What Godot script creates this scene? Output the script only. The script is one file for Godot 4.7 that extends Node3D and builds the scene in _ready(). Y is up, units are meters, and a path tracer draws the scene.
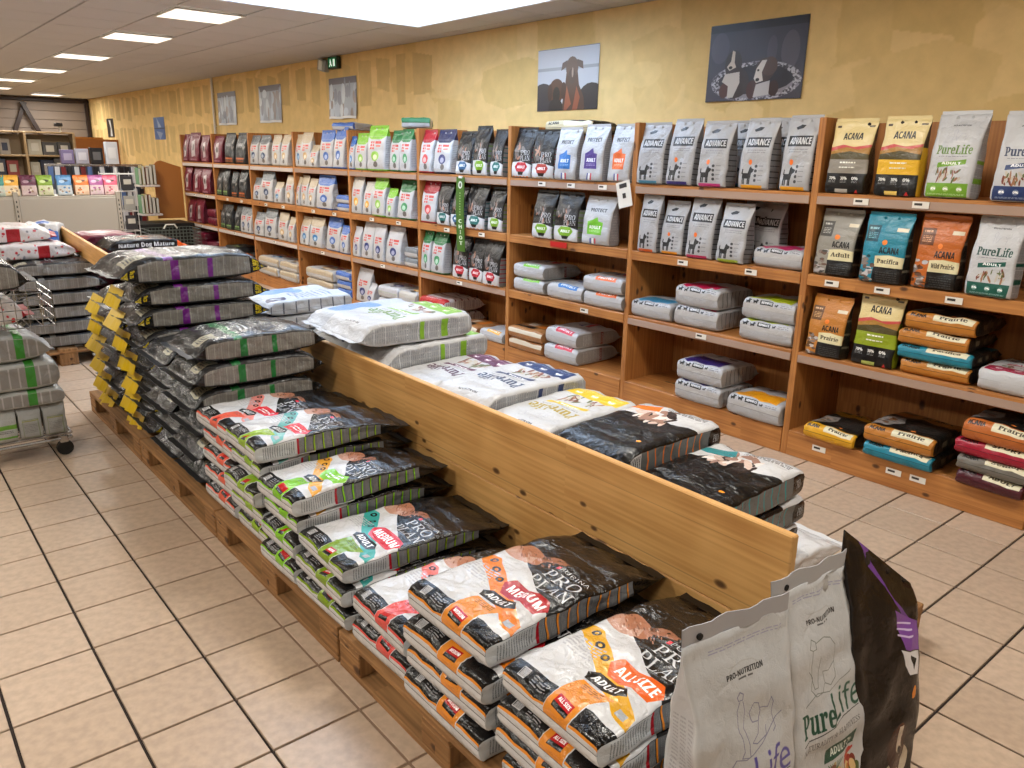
extends Node3D

const W_UP := Vector3.UP
var names := {}
var mats := {}
var meshes := {}
var texs := {}
var rng := RandomNumberGenerator.new()
var wrinkle: ImageTexture
var fonts := []

# ------------------------------------------------------------------ nodes
func numbered(n: String) -> String:
	if not names.has(n):
		names[n] = 0
		return n
	names[n] += 1
	return "%s_%03d" % [n, names[n]]

func thing(called: String, label: String, category: String, at := Vector3.ZERO, turn := 0.0, group := "") -> Node3D:
	var o := Node3D.new()
	o.name = numbered(called)
	add_child(o)
	o.position = at
	o.rotation.y = turn
	tag(o, label, category, group)
	return o

func tag(o: Node, label: String, category: String, group := "", kind := "") -> void:
	if label: o.set_meta("label", label)
	if category: o.set_meta("category", category)
	if group: o.set_meta("group", group)
	if kind: o.set_meta("kind", kind)

func part(called: String, m: Mesh, mat: Material, parent: Node, at := Vector3.ZERO, rot := Vector3.ZERO, sc := Vector3.ONE) -> MeshInstance3D:
	var o := MeshInstance3D.new()
	o.name = numbered(called) if parent == self else called
	o.mesh = m
	o.material_override = mat
	o.position = at
	o.rotation = rot
	o.scale = sc
	o.cast_shadow = GeometryInstance3D.SHADOW_CASTING_SETTING_ON
	parent.add_child(o, true)
	return o

func struct(called: String, m: Mesh, mat: Material, at := Vector3.ZERO, rot := Vector3.ZERO) -> MeshInstance3D:
	var o := part(called, m, mat, self, at, rot)
	o.set_meta("kind", "structure")
	return o

# ------------------------------------------------------------------ shapes
func tri(st: SurfaceTool, a: Vector3, b: Vector3, c: Vector3, out: Vector3, ua := Vector2.ZERO, ub := Vector2.ZERO, uc := Vector2.ZERO) -> void:
	st.set_normal(out)
	if (b - a).cross(c - a).dot(out) > 0.0:
		st.set_uv(ua); st.add_vertex(a); st.set_uv(uc); st.add_vertex(c); st.set_uv(ub); st.add_vertex(b)
	else:
		st.set_uv(ua); st.add_vertex(a); st.set_uv(ub); st.add_vertex(b); st.set_uv(uc); st.add_vertex(c)

func newst() -> SurfaceTool:
	var st := SurfaceTool.new()
	st.begin(Mesh.PRIMITIVE_TRIANGLES)
	return st

func add_box(st: SurfaceTool, size: Vector3, at := Vector3.ZERO, bevel := 0.003, uvoff := Vector2.ZERO, basis := Basis.IDENTITY) -> void:
	var h := size * 0.5
	var bv := minf(bevel, minf(h.x, minf(h.y, h.z)) * 0.49)
	var la := 0
	if size.y > size[la]: la = 1
	if size.z > size[la]: la = 2
	var pt := func(face: int, s: Array) -> Vector3:
		var v := Vector3(s[0] * (h.x - bv), s[1] * (h.y - bv), s[2] * (h.z - bv))
		v[face] = s[face] * h[face]
		return v
	var uv := func(v: Vector3, face: int) -> Vector2:
		var o1 := (face + 1) % 3
		var o2 := (face + 2) % 3
		var q := Vector2(v[o1], v[o2])
		if o2 == la: q = Vector2(v[o2], v[o1])
		return q + uvoff
	for f in 3:
		var a := (f + 1) % 3
		var b := (f + 2) % 3
		for sg in [-1, 1]:
			var n := Vector3.ZERO
			n[f] = sg
			var p := []
			for c in [[-1, -1], [1, -1], [1, 1], [-1, 1]]:
				var s := [0, 0, 0]
				s[f] = sg; s[a] = c[0]; s[b] = c[1]
				p.append(pt.call(f, s))
			for t in [[0, 1, 2], [0, 2, 3]]:
				tri(st, at + basis * p[t[0]], at + basis * p[t[1]], at + basis * p[t[2]], basis * n, uv.call(p[t[0]], f), uv.call(p[t[1]], f), uv.call(p[t[2]], f))
		if bv > 0.0005:
			for sa in [-1, 1]:
				for sb in [-1, 1]:
					var n2 := Vector3.ZERO
					n2[a] = sa; n2[b] = sb
					n2 = n2.normalized()
					var q := []
					for c2 in [[a, -1], [a, 1], [b, 1], [b, -1]]:
						var s2 := [0, 0, 0]
						s2[a] = sa; s2[b] = sb; s2[f] = c2[1]
						q.append(pt.call(c2[0], s2))
					for t in [[0, 1, 2], [0, 2, 3]]:
						tri(st, at + basis * q[t[0]], at + basis * q[t[1]], at + basis * q[t[2]], basis * n2, uv.call(q[t[0]], a), uv.call(q[t[1]], a), uv.call(q[t[2]], a))
	if bv > 0.0005:
		for sx in [-1, 1]:
			for sy in [-1, 1]:
				for sz in [-1, 1]:
					var s3 := [sx, sy, sz]
					tri(st, at + basis * pt.call(0, s3), at + basis * pt.call(1, s3), at + basis * pt.call(2, s3), basis * Vector3(sx, sy, sz).normalized())

func box(sx: float, sy: float, sz: float, bevel := 0.003, seed_ := 0) -> ArrayMesh:
	var key := "b%.4f,%.4f,%.4f,%.4f,%d" % [sx, sy, sz, bevel, seed_]
	if not meshes.has(key):
		var st := newst()
		add_box(st, Vector3(sx, sy, sz), Vector3.ZERO, bevel, Vector2(seed_ * 0.37, seed_ * 0.113))
		meshes[key] = st.commit()
	return meshes[key]

func add_tube(st: SurfaceTool, pts: Array, r: float, sides := 6) -> void:
	for i in pts.size() - 1:
		var a: Vector3 = pts[i]
		var b: Vector3 = pts[i + 1]
		var d := (b - a).normalized()
		var u := d.cross(Vector3.UP if absf(d.y) < 0.9 else Vector3.RIGHT).normalized()
		var v := d.cross(u)
		for k in sides:
			var t0 := TAU * k / sides
			var t1 := TAU * (k + 1) / sides
			var n0 := u * cos(t0) + v * sin(t0)
			var n1 := u * cos(t1) + v * sin(t1)
			tri(st, a + n0 * r, a + n1 * r, b + n0 * r, (n0 + n1).normalized())
			tri(st, a + n1 * r, b + n1 * r, b + n0 * r, (n0 + n1).normalized())
			tri(st, a, a + n0 * r, a + n1 * r, -d)
			tri(st, b, b + n0 * r, b + n1 * r, d)

func tube(pts: Array, r: float, sides := 6) -> ArrayMesh:
	var st := newst()
	add_tube(st, pts, r, sides)
	return st.commit()

func prism(poly: PackedVector2Array, depth: float) -> ArrayMesh:
	# polygon in the xy plane, thickness along z
	var st := newst()
	var ids := Geometry2D.triangulate_polygon(poly)
	for s in [-1.0, 1.0]:
		for i in range(0, ids.size(), 3):
			var q := []
			for j in 3:
				var p: Vector2 = poly[ids[i + j]]
				q.append(Vector3(p.x, p.y, s * depth * 0.5))
			tri(st, q[0], q[1], q[2], Vector3(0, 0, s), poly[ids[i]], poly[ids[i + 1]], poly[ids[i + 2]])
	var ccw := not Geometry2D.is_polygon_clockwise(poly)
	for i in poly.size():
		var a := poly[i]
		var b := poly[(i + 1) % poly.size()]
		var e := (b - a).normalized()
		var n := Vector3(e.y, -e.x, 0) * (1.0 if ccw else -1.0)
		var p0 := Vector3(a.x, a.y, -depth * 0.5)
		var p1 := Vector3(b.x, b.y, -depth * 0.5)
		var z := Vector3(0, 0, depth)
		tri(st, p0, p1, p1 + z, n, a, b, b)
		tri(st, p0, p1 + z, p0 + z, n, a, b, a)
	return st.commit()

# A filled sack lying on its back: width along x, thickness along y (0..T), length along z,
# sealed end at -z, folded block bottom at +z. kind: block / pillow / slump
const PROF := {
	"block": [[0.0, 1.0, 0.03], [0.03, 1.0, 0.07], [0.09, 0.985, 0.38], [0.18, 0.97, 0.68], [0.3, 0.965, 0.9], [0.45, 0.965, 1.0], [0.65, 0.975, 1.0], [0.85, 0.99, 0.97], [0.955, 1.0, 0.93], [0.985, 1.0, 0.84], [1.0, 0.99, 0.6], [1.004, 0.985, 0.3], [1.0, 0.98, 0.03]],
	"pillow": [[0.0, 1.0, 0.04], [0.03, 0.99, 0.1], [0.075, 0.97, 0.55], [0.13, 0.96, 0.82], [0.25, 0.965, 0.97], [0.5, 0.98, 1.0], [0.75, 0.965, 0.97], [0.87, 0.96, 0.83], [0.925, 0.97, 0.55], [0.97, 0.99, 0.1], [1.0, 1.0, 0.04]],
	"stand": [[0.0, 1.03, 0.02], [0.05, 1.03, 0.06], [0.11, 1.0, 0.25], [0.2, 0.97, 0.52], [0.33, 0.95, 0.76], [0.5, 0.95, 0.93], [0.7, 0.955, 1.0], [0.88, 0.965, 1.0], [0.965, 0.965, 0.96], [0.99, 0.95, 0.85], [1.0, 0.92, 0.5], [1.0, 0.9, 0.03]],
	"slim": [[0.0, 1.0, 0.03], [0.03, 1.0, 0.08], [0.07, 0.99, 0.5], [0.12, 0.985, 0.8], [0.2, 0.985, 0.95], [0.5, 0.99, 1.0], [0.8, 0.99, 1.0], [0.93, 0.99, 0.97], [0.975, 0.985, 0.85], [0.995, 0.97, 0.5], [1.0, 0.95, 0.03]],
}

func bag_mesh(kind: String, L: float, W: float, T: float, variant := 0, amp := 0.006, rows := 22, flat := true, slant := 0.0) -> ArrayMesh:
	var key := "%s %.3f %.3f %.3f %d %.4f %d %s %.2f" % [kind, L, W, T, variant, amp, rows, flat, slant]
	if meshes.has(key):
		return meshes[key]
	var prof: Array = PROF[kind]
	var nz := FastNoiseLite.new()
	nz.seed = 11 + variant * 7
	nz.frequency = 1.0
	nz.fractal_octaves = 2
	# stations along the length, denser where the profile bends
	var ts := []
	for i in prof.size() - 1:
		var n := maxi(1, roundi((prof[i + 1][0] - prof[i][0]) * rows))
		for k in n:
			var f := float(k) / n
			ts.append([lerpf(prof[i][0], prof[i + 1][0], f), lerpf(prof[i][1], prof[i + 1][1], f), lerpf(prof[i][2], prof[i + 1][2], smoothstep(0.0, 1.0, f) * 0.4 + f * 0.6)])
	ts.append(prof[-1])
	var fx := [-1.0, -0.975, -0.91, -0.78, -0.56, -0.3, 0.0, 0.3, 0.56, 0.78, 0.91, 0.975, 1.0]
	var fy := [0.72, 0.87, 0.95, 0.985, 1.0, 1.02, 1.03, 1.02, 1.0, 0.985, 0.95, 0.87, 0.72]
	var ring := [] # [x, y, u]
	for i in 13:
		ring.append([fx[i], fy[i], 0.4 * (fx[i] * 0.5 + 0.5)])
	for y in [0.36, 0.0, -0.36]:
		ring.append([1.0 - 0.012 * (1.0 - absf(y)), y, 0.45 - 0.05 * y / 0.72])
	for i in 13:
		ring.append([fx[12 - i], -fy[12 - i], 0.5 + 0.4 * (0.5 - fx[12 - i] * 0.5)])
	for y in [-0.36, 0.0, 0.36]:
		ring.append([-1.0 + 0.012 * (1.0 - absf(y)), y, 0.95 + 0.05 * y / 0.72])
	ring.append([-1.0, 0.72, 1.0])
	var arc := [0.0]
	for i in range(1, ts.size()):
		var dz: float = (ts[i][0] - ts[i - 1][0]) * L
		var dy: float = (ts[i][2] - ts[i - 1][2]) * T * 0.5
		arc.append(arc[-1] + sqrt(dz * dz + dy * dy))
	var st := newst()
	st.set_smooth_group(0)
	var n_ring := ring.size()
	var grid := []
	for i in ts.size():
		var t: float = ts[i][0]
		var hw: float = ts[i][1] * W * 0.5
		var hh: float = ts[i][2] * T * 0.5
		var lift := T * 0.5
		if flat:
			lift = lerpf(T * 0.34, T * 0.5, clampf(ts[i][2], 0.0, 1.0)) if t < 0.5 or kind == "pillow" else T * 0.5
		var row := []
		for r in ring:
			var x: float = r[0] * hw
			var y: float = r[1] * hh
			var z := (t - 0.5) * L
			if slant != 0.0 and t < 0.4: z += slant * (r[0] + 0.6) * (1.0 - t / 0.4) * (1.0 - t / 0.4)
			var edge := clampf(1.0 - absf(r[0]), 0.0, 0.3) / 0.3
			var w := clampf(ts[i][2] * 1.4, 0.05, 1.0)
			if y > 0 or not flat:
				y += signf(y) * amp * w * (0.4 + edge) * nz.get_noise_3d(x * 9.0, 1.7 + signf(y), z * 5.0)
				var pinch := exp(-maxf(t - 0.02, 0.0) / 0.12)
				if kind == "pillow": pinch += exp(-maxf(0.98 - t, 0.0) / 0.12)
				y += signf(y) * amp * 0.9 * pinch * edge * sin(x * (70.0 + 9.0 * variant) + variant) * smoothstep(0.0, 0.05, t)
			x += amp * 0.8 * nz.get_noise_3d(z * 8.0, y * 10.0, r[0] * 3.0 + 5.0) * w
			if flat and y < 0.0 and lift + y < T * 0.12 and ts[i][2] > 0.6: y = maxf(y, -lift)
			row.append([Vector3(x, lift + y, z), Vector2(r[2], arc[i] / arc[-1])])
		grid.append(row)
	for i in ts.size() - 1:
		for j in n_ring - 1:
			var a = grid[i][j]; var b = grid[i][j + 1]; var c = grid[i + 1][j + 1]; var d = grid[i + 1][j]
			for q in [a, d, b, b, d, c]:
				st.set_uv(q[1])
				st.add_vertex(q[0])
	for e in [0, ts.size() - 1]:
		var mid := Vector3.ZERO
		for j in n_ring - 1: mid += grid[e][j][0]
		mid /= float(n_ring - 1)
		for j in n_ring - 1:
			var vs := [grid[e][j], grid[e][j + 1]]
			if e == 0: vs.reverse()
			st.set_uv(vs[1][1]); st.add_vertex(vs[1][0])
			st.set_uv(vs[0][1]); st.add_vertex(vs[0][0])
			st.set_uv(grid[e][j][1]); st.add_vertex(mid)
	st.generate_normals()
	st.index()
	meshes[key] = st.commit()
	return meshes[key]

# wavy flat fin of a sealed end: along x, sticking out to -z
func fin_mesh(W: float, len_: float, wave := 0.004, variant := 0) -> ArrayMesh:
	var key := "fin%.3f,%.3f,%.4f,%d" % [W, len_, wave, variant]
	if meshes.has(key): return meshes[key]
	var st := newst()
	var n := 12
	for i in n:
		var q := []
		for k in 2:
			var x := W * (float(i + k) / n - 0.5)
			var y := wave * sin(x * 55.0 + variant * 2.0) + wave * 0.6 * sin(x * 23.0 + variant)
			q.append(Vector3(x, y * 0.35, 0))
			q.append(Vector3(x, y, -len_))
		var up := Vector3(0, 0.0012, 0)
		for s in [1.0, -1.0]:
			tri(st, q[0] + up * s, q[1] + up * s, q[2] + up * s, Vector3(0, s, 0))
			tri(st, q[2] + up * s, q[1] + up * s, q[3] + up * s, Vector3(0, s, 0))
		tri(st, q[1] + up, q[1] - up, q[3] + up, Vector3(0, 0, -1))
		tri(st, q[3] + up, q[1] - up, q[3] - up, Vector3(0, 0, -1))
	meshes[key] = st.commit()
	return meshes[key]

# ------------------------------------------------------------------ painting of prints
var im: Image
var R := Rect2(0, 0, 1, 1)

func canvas(w: int, h: int, c: Color) -> void:
	im = Image.create(w, h, false, Image.FORMAT_RGBA8)
	im.fill(c)
	R = Rect2(0, 0, w, h)

func face(which: String) -> void:
	var w := float(im.get_width())
	var h := float(im.get_height())
	match which:
		"front": R = Rect2(0, 0, w * 0.4, h)
		"side": R = Rect2(w * 0.4, 0, w * 0.1, h)
		"back": R = Rect2(w * 0.5, 0, w * 0.4, h)
		_: R = Rect2(0, 0, w, h)

func mirror_side() -> void:
	var w := im.get_width()
	var h := im.get_height()
	im.blit_rect(im, Rect2i(int(w * 0.4), 0, int(w * 0.1), h), Vector2i(int(w * 0.9), 0))

func rc(x: float, y: float, w: float, h: float, c: Color) -> void:
	var a := R.position + Vector2(x, y) * R.size
	var b := R.position + Vector2(x + w, y + h) * R.size
	var rr := Rect2i(Vector2i(a.round()), Vector2i((b.round() - a.round()))).intersection(Rect2i(Vector2i(R.position.round()), Vector2i(R.size.round())))
	if rr.size.x > 0 and rr.size.y > 0: im.fill_rect(rr, c)

func poly(pts: Array, c: Color) -> void:
	var y0 := 1e9
	var y1 := -1e9
	var q := []
	for p in pts:
		var v: Vector2 = R.position + Vector2(p[0], p[1]) * R.size
		q.append(v)
		y0 = minf(y0, v.y); y1 = maxf(y1, v.y)
	for y in range(maxi(int(y0), int(R.position.y)), mini(int(y1) + 1, int(R.end.y))):
		var xs := []
		for i in q.size():
			var a: Vector2 = q[i]
			var b: Vector2 = q[(i + 1) % q.size()]
			if (a.y <= y) != (b.y <= y):
				xs.append(a.x + (y - a.y) / (b.y - a.y) * (b.x - a.x))
		xs.sort()
		for k in range(0, xs.size() - 1, 2):
			var xa := maxi(roundi(xs[k]), int(R.position.x))
			var xb := mini(roundi(xs[k + 1]), int(R.end.x))
			if xb > xa: im.fill_rect(Rect2i(xa, y, xb - xa, 1), c)

func el(cx: float, cy: float, rx: float, ry: float, c: Color, rot := 0.0) -> void:
	var pts := []
	for i in 20:
		var t := TAU * i / 20.0
		var p := Vector2(cos(t) * rx, sin(t) * ry).rotated(rot)
		pts.append([cx + p.x, cy + p.y])
	poly(pts, c)

func line(pts: Array, w: float, c: Color) -> void:
	var px := maxi(1, roundi(w * R.size.x))
	for i in pts.size() - 1:
		var a: Vector2 = R.position + Vector2(pts[i][0], pts[i][1]) * R.size
		var b: Vector2 = R.position + Vector2(pts[i + 1][0], pts[i + 1][1]) * R.size
		var n := maxi(1, int(a.distance_to(b)))
		for k in n + 1:
			var p := a.lerp(b, float(k) / n)
			im.fill_rect(Rect2i(roundi(p.x - px * 0.5), roundi(p.y - px * 0.5), px, px), c)

func text(s: String, x: float, y: float, w: float, h: float, c: Color, fi := 0, turn := 0) -> void:
	if s.is_empty(): return
	var f: Font = fonts[fi]
	var ts := TextServerManager.get_primary_interface()
	var rid: RID = f.get_rids()[0]
	var sz := 48
	var sh := ts.create_shaped_text()
	ts.shaped_text_add_string(sh, s, [rid], sz)
	ts.shaped_text_shape(sh)
	var gl := ts.shaped_text_get_glyphs(sh)
	var wd := 4.0
	for g in gl: wd += g.advance
	var strip := Image.create(int(wd) + 4, 52, false, Image.FORMAT_RGBA8)
	strip.fill(Color(1, 1, 1, 0))
	var v := Vector2i(sz, 0)
	var x0 := 2.0
	for g in gl:
		var id: int = g.index
		ts.font_render_glyph(rid, v, id)
		var ur := Rect2i(ts.font_get_glyph_uv_rect(rid, v, id))
		if ur.size.x > 0:
			var atlas := ts.font_get_texture_image(rid, v, ts.font_get_glyph_texture_idx(rid, v, id))
			var gi := atlas.get_region(ur)
			gi.convert(Image.FORMAT_RGBA8)
			strip.blend_rect(gi, Rect2i(Vector2i.ZERO, ur.size), Vector2i(int(x0 + ts.font_get_glyph_offset(rid, v, id).x), int(40 + ts.font_get_glyph_offset(rid, v, id).y)))
		x0 += g.advance
	ts.free_rid(sh)
	strip = strip.get_region(strip.get_used_rect())
	if turn == 1: strip.rotate_90(CLOCKWISE)
	if turn == -1: strip.rotate_90(COUNTERCLOCKWISE)
	var tw := maxi(2, roundi(w * R.size.x))
	var th := maxi(2, roundi(h * R.size.y))
	strip.resize(tw, th, Image.INTERPOLATE_BILINEAR if tw > strip.get_width() / 2 else Image.INTERPOLATE_TRILINEAR)
	var d := strip.get_data()
	var r8 := int(c.r * 255)
	var g8 := int(c.g * 255)
	var b8 := int(c.b * 255)
	for i in range(0, d.size(), 4):
		d[i] = r8; d[i + 1] = g8; d[i + 2] = b8
	strip = Image.create_from_data(tw, th, false, Image.FORMAT_RGBA8, d)
	var at := R.position + Vector2(x, y) * R.size
	im.blend_rect(strip, Rect2i(0, 0, tw, th), Vector2i(at.round()))
	if fi % 2 == 1 and th > 9 and turn == 0: im.blend_rect(strip, Rect2i(0, 0, tw, th), Vector2i(at.round()) + Vector2i(maxi(1, th / 30), 0))

# rows of small print, too fine to read
func lines(x: float, y: float, w: float, h: float, n: int, c: Color) -> void:
	for k in n:
		var x0 := x
		while x0 < x + w:
			var l := rng.randf_range(0.02, 0.09)
			rc(x0, y + h * k / n, minf(l, x + w - x0), h / n * 0.45, c)
			x0 += l + 0.015

func col(s: String) -> Color:
	return Color.html(s)

# prints of one family share sheets of two by two; each entry is [texture, offset, scale, colour of the sealed end]
const FAMILIES := ["wh", "tr", "ps", "pr", "pz", "al", "ad", "a3", "dk"]
var sheets := {}

func print_of(key: String) -> Array:
	if texs.has(key): return texs[key]
	rng.seed = hash(key)
	var k := key.split("|")
	paint(k)
	var head := im.get_pixel(6, 4)
	if k[0] in FAMILIES:
		var w := im.get_width()
		var list: Array = sheets.get(k[0], [])
		if list.is_empty() or list[-1][2] == 4:
			var big := Image.create(w * 2, w * 2, false, Image.FORMAT_RGBA8)
			big.fill(Color(0.5, 0.5, 0.5))
			list.append([big, [], 0])
			sheets[k[0]] = list
		var sh: Array = list[-1]
		var n: int = sh[2]
		var at := Vector2i(n % 2, n / 2)
		sh[0].blit_rect(im, Rect2i(0, 0, w, w), at * w)
		sh[2] = n + 1
		texs[key] = [sh, Vector2(at) * 0.5, 0.5, head]
	else:
		im.generate_mipmaps()
		texs[key] = [ImageTexture.create_from_image(im), Vector2.ZERO, 1.0, head]
	return texs[key]

func dog(x: float, y: float, s: float, c: Color) -> void:
	# small standing terrier silhouette
	var h := s * 0.42
	poly([[x, y + h * 0.5], [x + s * 0.5, y + h * 0.5], [x + s * 0.6, y], [x + s * 0.75, y - h * 0.15], [x + s * 0.82, y + h * 0.02], [x + s * 1.12, y + h * 0.14], [x + s * 1.05, y + h * 0.36], [x + s * 0.85, y + h * 0.5], [x + s * 0.78, y + h * 1.0], [x, y + h * 1.0]], c)
	for k in [0.0, 0.16, 0.5, 0.65]:
		rc(x + s * k, y + h * 0.9, s * 0.12, h * 0.6, c)
	rc(x - s * 0.06, y + h * 0.15, s * 0.1, h * 0.45, c)

func paint(k: PackedStringArray) -> void:
	var white := Color(0.8, 0.8, 0.81)
	var black := Color(0.055, 0.053, 0.055)
	match k[0]:
		"pp": # black and white kibble sack: label, label colour, band colour, tab colour, resolution
			var lab := col(k[2]); var band := col(k[3]); var tab := col(k[4])
			var s := int(k[5])
			canvas(s, s, black)
			face("front")
			poly([[0, 0.4], [0.2, 0.43], [0.42, 0.5], [1, 0.66], [1, 1], [0, 1]], white)
			# animal portrait print
			var fur := Color(0.66, 0.44, 0.34)
			el(0.16, 0.43, 0.17, 0.06, fur.lightened(0.2))
			el(0.24, 0.395, 0.17, 0.055, fur, 0.25)
			poly([[0.3, 0.4], [0.34, 0.45], [0.3, 0.475], [0.24, 0.47], [0.26, 0.42]], fur.lightened(0.28))
			poly([[0.1, 0.42], [0.16, 0.46], [0.1, 0.475], [0.04, 0.46]], fur.lightened(0.3))
			poly([[0.3, 0.36], [0.36, 0.325], [0.44, 0.32], [0.52, 0.335], [0.6, 0.345], [0.63, 0.36], [0.58, 0.375], [0.5, 0.38], [0.42, 0.395], [0.34, 0.4]], fur.darkened(0.12))
			poly([[0.33, 0.335], [0.3, 0.36], [0.33, 0.385], [0.38, 0.36]], fur.darkened(0.45))
			el(0.46, 0.345, 0.016, 0.007, Color(0.1, 0.06, 0.05)); el(0.61, 0.357, 0.024, 0.01, Color(0.13, 0.08, 0.07))
			poly([[0.5, 0.378], [0.58, 0.376], [0.54, 0.385]], fur.darkened(0.5))
			for b in 40: el(rng.randf_range(0.05, 0.5), rng.randf_range(0.36, 0.45), 0.02, 0.004, fur.lightened(rng.randf() * 0.3) if b % 2 else fur.darkened(0.2), 0.4)
			rc(0.56, 0.39, 0.04, 0.022, Color(0.8, 0.15, 0.2))
			text("PURINA", 0.61, 0.39, 0.32, 0.022, white, 0)
			text("PRO", 0.54, 0.425, 0.38, 0.062, white, 2)
			text("PLAN", 0.52, 0.5, 0.46, 0.062, white, 2)
			# slanted band with round marks
			poly([[0, 0.53], [0.14, 0.53], [0.98, 0.79], [1, 0.85], [0.86, 0.84], [0, 0.585]], band)
			for p in [[0.12, 0.562], [0.26, 0.605], [0.4, 0.648]]:
				el(p[0], p[1], 0.04, 0.018, black)
				el(p[0], p[1], 0.018, 0.008, band)
			lines(0.08, 0.62, 0.28, 0.1, 6, Color(0.7, 0.7, 0.72))
			poly([[0.52, 0.6], [0.9, 0.6], [0.98, 0.645], [0.93, 0.705], [0.54, 0.705], [0.46, 0.645]], lab)
			if k[1].is_empty(): lines(0.56, 0.635, 0.34, 0.05, 2, Color(1, 1, 1))
			text(k[1], 0.54, 0.628, 0.38, 0.048, Color(1, 1, 1), 1)
			poly([[0.5, 0.715], [0.76, 0.715], [0.82, 0.745], [0.76, 0.78], [0.48, 0.78], [0.44, 0.745]], black)
			text("ADULT", 0.5, 0.73, 0.26, 0.034, Color(1, 1, 1), 1)
			rc(0.86, 0.8, 0.08, 0.028, Color(0.65, 0.66, 0.68))
			poly([[0.5, 0.79], [0.8, 0.8], [0.7, 0.87], [0.7, 1], [0.46, 1], [0.46, 0.86]], tab)
			lines(0.54, 0.805, 0.18, 0.03, 3, tab.darkened(0.4))
			# dark strip with bar code round the bottom edge
			rc(0, 0.885, 0.455, 0.08, black)
			rc(0.71, 0.885, 0.29, 0.08, black)
			rc(0.13, 0.9, 0.07, 0.045, white)
			for b in 9: rc(0.135 + b * 0.0072, 0.904, 0.003, 0.037, black)
			lines(0.25, 0.902, 0.16, 0.045, 4, Color(0.55, 0.55, 0.56))
			rc(0.51, 0.905, 0.14, 0.035, Color(0.72, 0.1, 0.12))
			rc(0.51, 0.94, 0.14, 0.018, black)
			text(k[1], 0.525, 0.914, 0.11, 0.016, Color(1, 1, 1), 1)
			rc(0, 0.965, 0.455, 0.012, tab); rc(0.71, 0.965, 0.29, 0.012, tab)
			face("side")
			rc(0, 0.17, 1, 0.53, Color(0.42, 0.43, 0.44))
			for b in 9:
				rc(0, 0.2 + b * 0.057, 1, 0.009, tab)
				rc(0, 0.209 + b * 0.057, 1, 0.004, Color(0.15, 0.15, 0.15))
				lines(0.1, 0.215 + b * 0.057, 0.8, 0.03, 4, Color(0.52, 0.53, 0.54))
			rc(0, 0.7, 1, 0.3, Color(0.74, 0.75, 0.76))
			rc(0, 0.7, 1, 0.014, Color(0.65, 0.08, 0.14))
			lines(0.12, 0.73, 0.76, 0.19, 14, Color(0.5, 0.51, 0.52))
			mirror_side()
			face("back")
			rc(0, 0.6, 1, 0.4, white)
		"ps": # the same family, small upright bags
			var lab2 := col(k[1])
			canvas(320, 320, black)
			face("front")
			poly([[0, 0.62], [0.5, 0.6], [1, 0.66], [1, 1], [0, 1]], white)
			for b in 14:
				var c0 := Color(0.4, 0.38, 0.37) if b % 3 else Color(0.62, 0.44, 0.36)
				el(rng.randf_range(0.15, 0.6), rng.randf_range(0.32, 0.56), rng.randf_range(0.04, 0.12), rng.randf_range(0.015, 0.05), c0, rng.randf() * 3.0)
			text("PRO", 0.45, 0.4, 0.45, 0.09, white, 2)
			text("PLAN", 0.4, 0.5, 0.55, 0.09, white, 2)
			poly([[0.3, 0.62], [0.7, 0.62], [0.82, 0.7], [0.7, 0.79], [0.3, 0.79], [0.18, 0.7]], lab2)
			text("ADULT", 0.3, 0.68, 0.4, 0.05, Color(1, 1, 1), 1)
			poly([[0.34, 0.79], [0.66, 0.79], [0.6, 0.85], [0.4, 0.85]], black)
			for b in 5: el(0.12 + b * 0.19, 0.89, 0.06, 0.025, col(k[2]))
			face("side")
			rc(0, 0.3, 1, 0.7, Color(0.5, 0.5, 0.5))
			for b in 6: rc(0, 0.34 + b * 0.09, 1, 0.02, lab2.darkened(0.2))
			mirror_side()
		"pl": # white holistic sack: accent colour, panel word, resolution
			var ac := col(k[1])
			var s2 := int(k[3])
			canvas(s2, s2, Color(0.755, 0.76, 0.77))
			face("front")
			text("PRO-NUTRITION", 0.32, 0.12, 0.36, 0.018, Color(0.2, 0.2, 0.2), 1)
			el(0.5, 0.1, 0.09, 0.012, Color(0.72, 0.72, 0.73))
			for q in [[[0.4, 0.3], [0.42, 0.24], [0.4, 0.2], [0.44, 0.17], [0.48, 0.19], [0.46, 0.24], [0.5, 0.3]], [[0.5, 0.3], [0.54, 0.25], [0.58, 0.22], [0.64, 0.22], [0.68, 0.26], [0.66, 0.31]]]:
				line(q, 0.006, Color(0.6, 0.6, 0.68))
			text("PureLife", 0.12, 0.34, 0.76, 0.1, ac.darkened(0.25), 3)
			lines(0.2, 0.46, 0.6, 0.014, 1, Color(0.45, 0.45, 0.48))
			poly([[0.2, 0.53], [0.8, 0.49], [0.8, 0.54], [0.2, 0.58]], ac)
			text(k[2], 0.3, 0.52, 0.4, 0.028, Color(1, 1, 1), 1)
			for b in 26:
				el(rng.randf_range(0.22, 0.8), rng.randf_range(0.61, 0.71), rng.randf_range(0.02, 0.06), rng.randf_range(0.01, 0.025), [Color(0.45, 0.2, 0.14), Color(0.75, 0.72, 0.66), Color(0.35, 0.38, 0.2), Color(0.6, 0.42, 0.3)][b % 4], rng.randf() * 3.0)
			rc(0.06, 0.74, 0.88, 0.15, ac)
			for b in 3:
				el(0.22 + b * 0.28, 0.8, 0.06, 0.03, ac.lightened(0.35))
				text("85%" if b == 0 else "0%", 0.17 + b * 0.28, 0.787, 0.1, 0.026, Color(1, 1, 1), 1)
			lines(0.12, 0.85, 0.76, 0.02, 2, ac.lightened(0.5))
			face("side")
			rc(0, 0, 1, 1, Color(0.62, 0.63, 0.64))
			for b in 11: rc(0, 0.06 + b * 0.085, 1, 0.006, Color(0.78, 0.79, 0.8))
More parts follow.
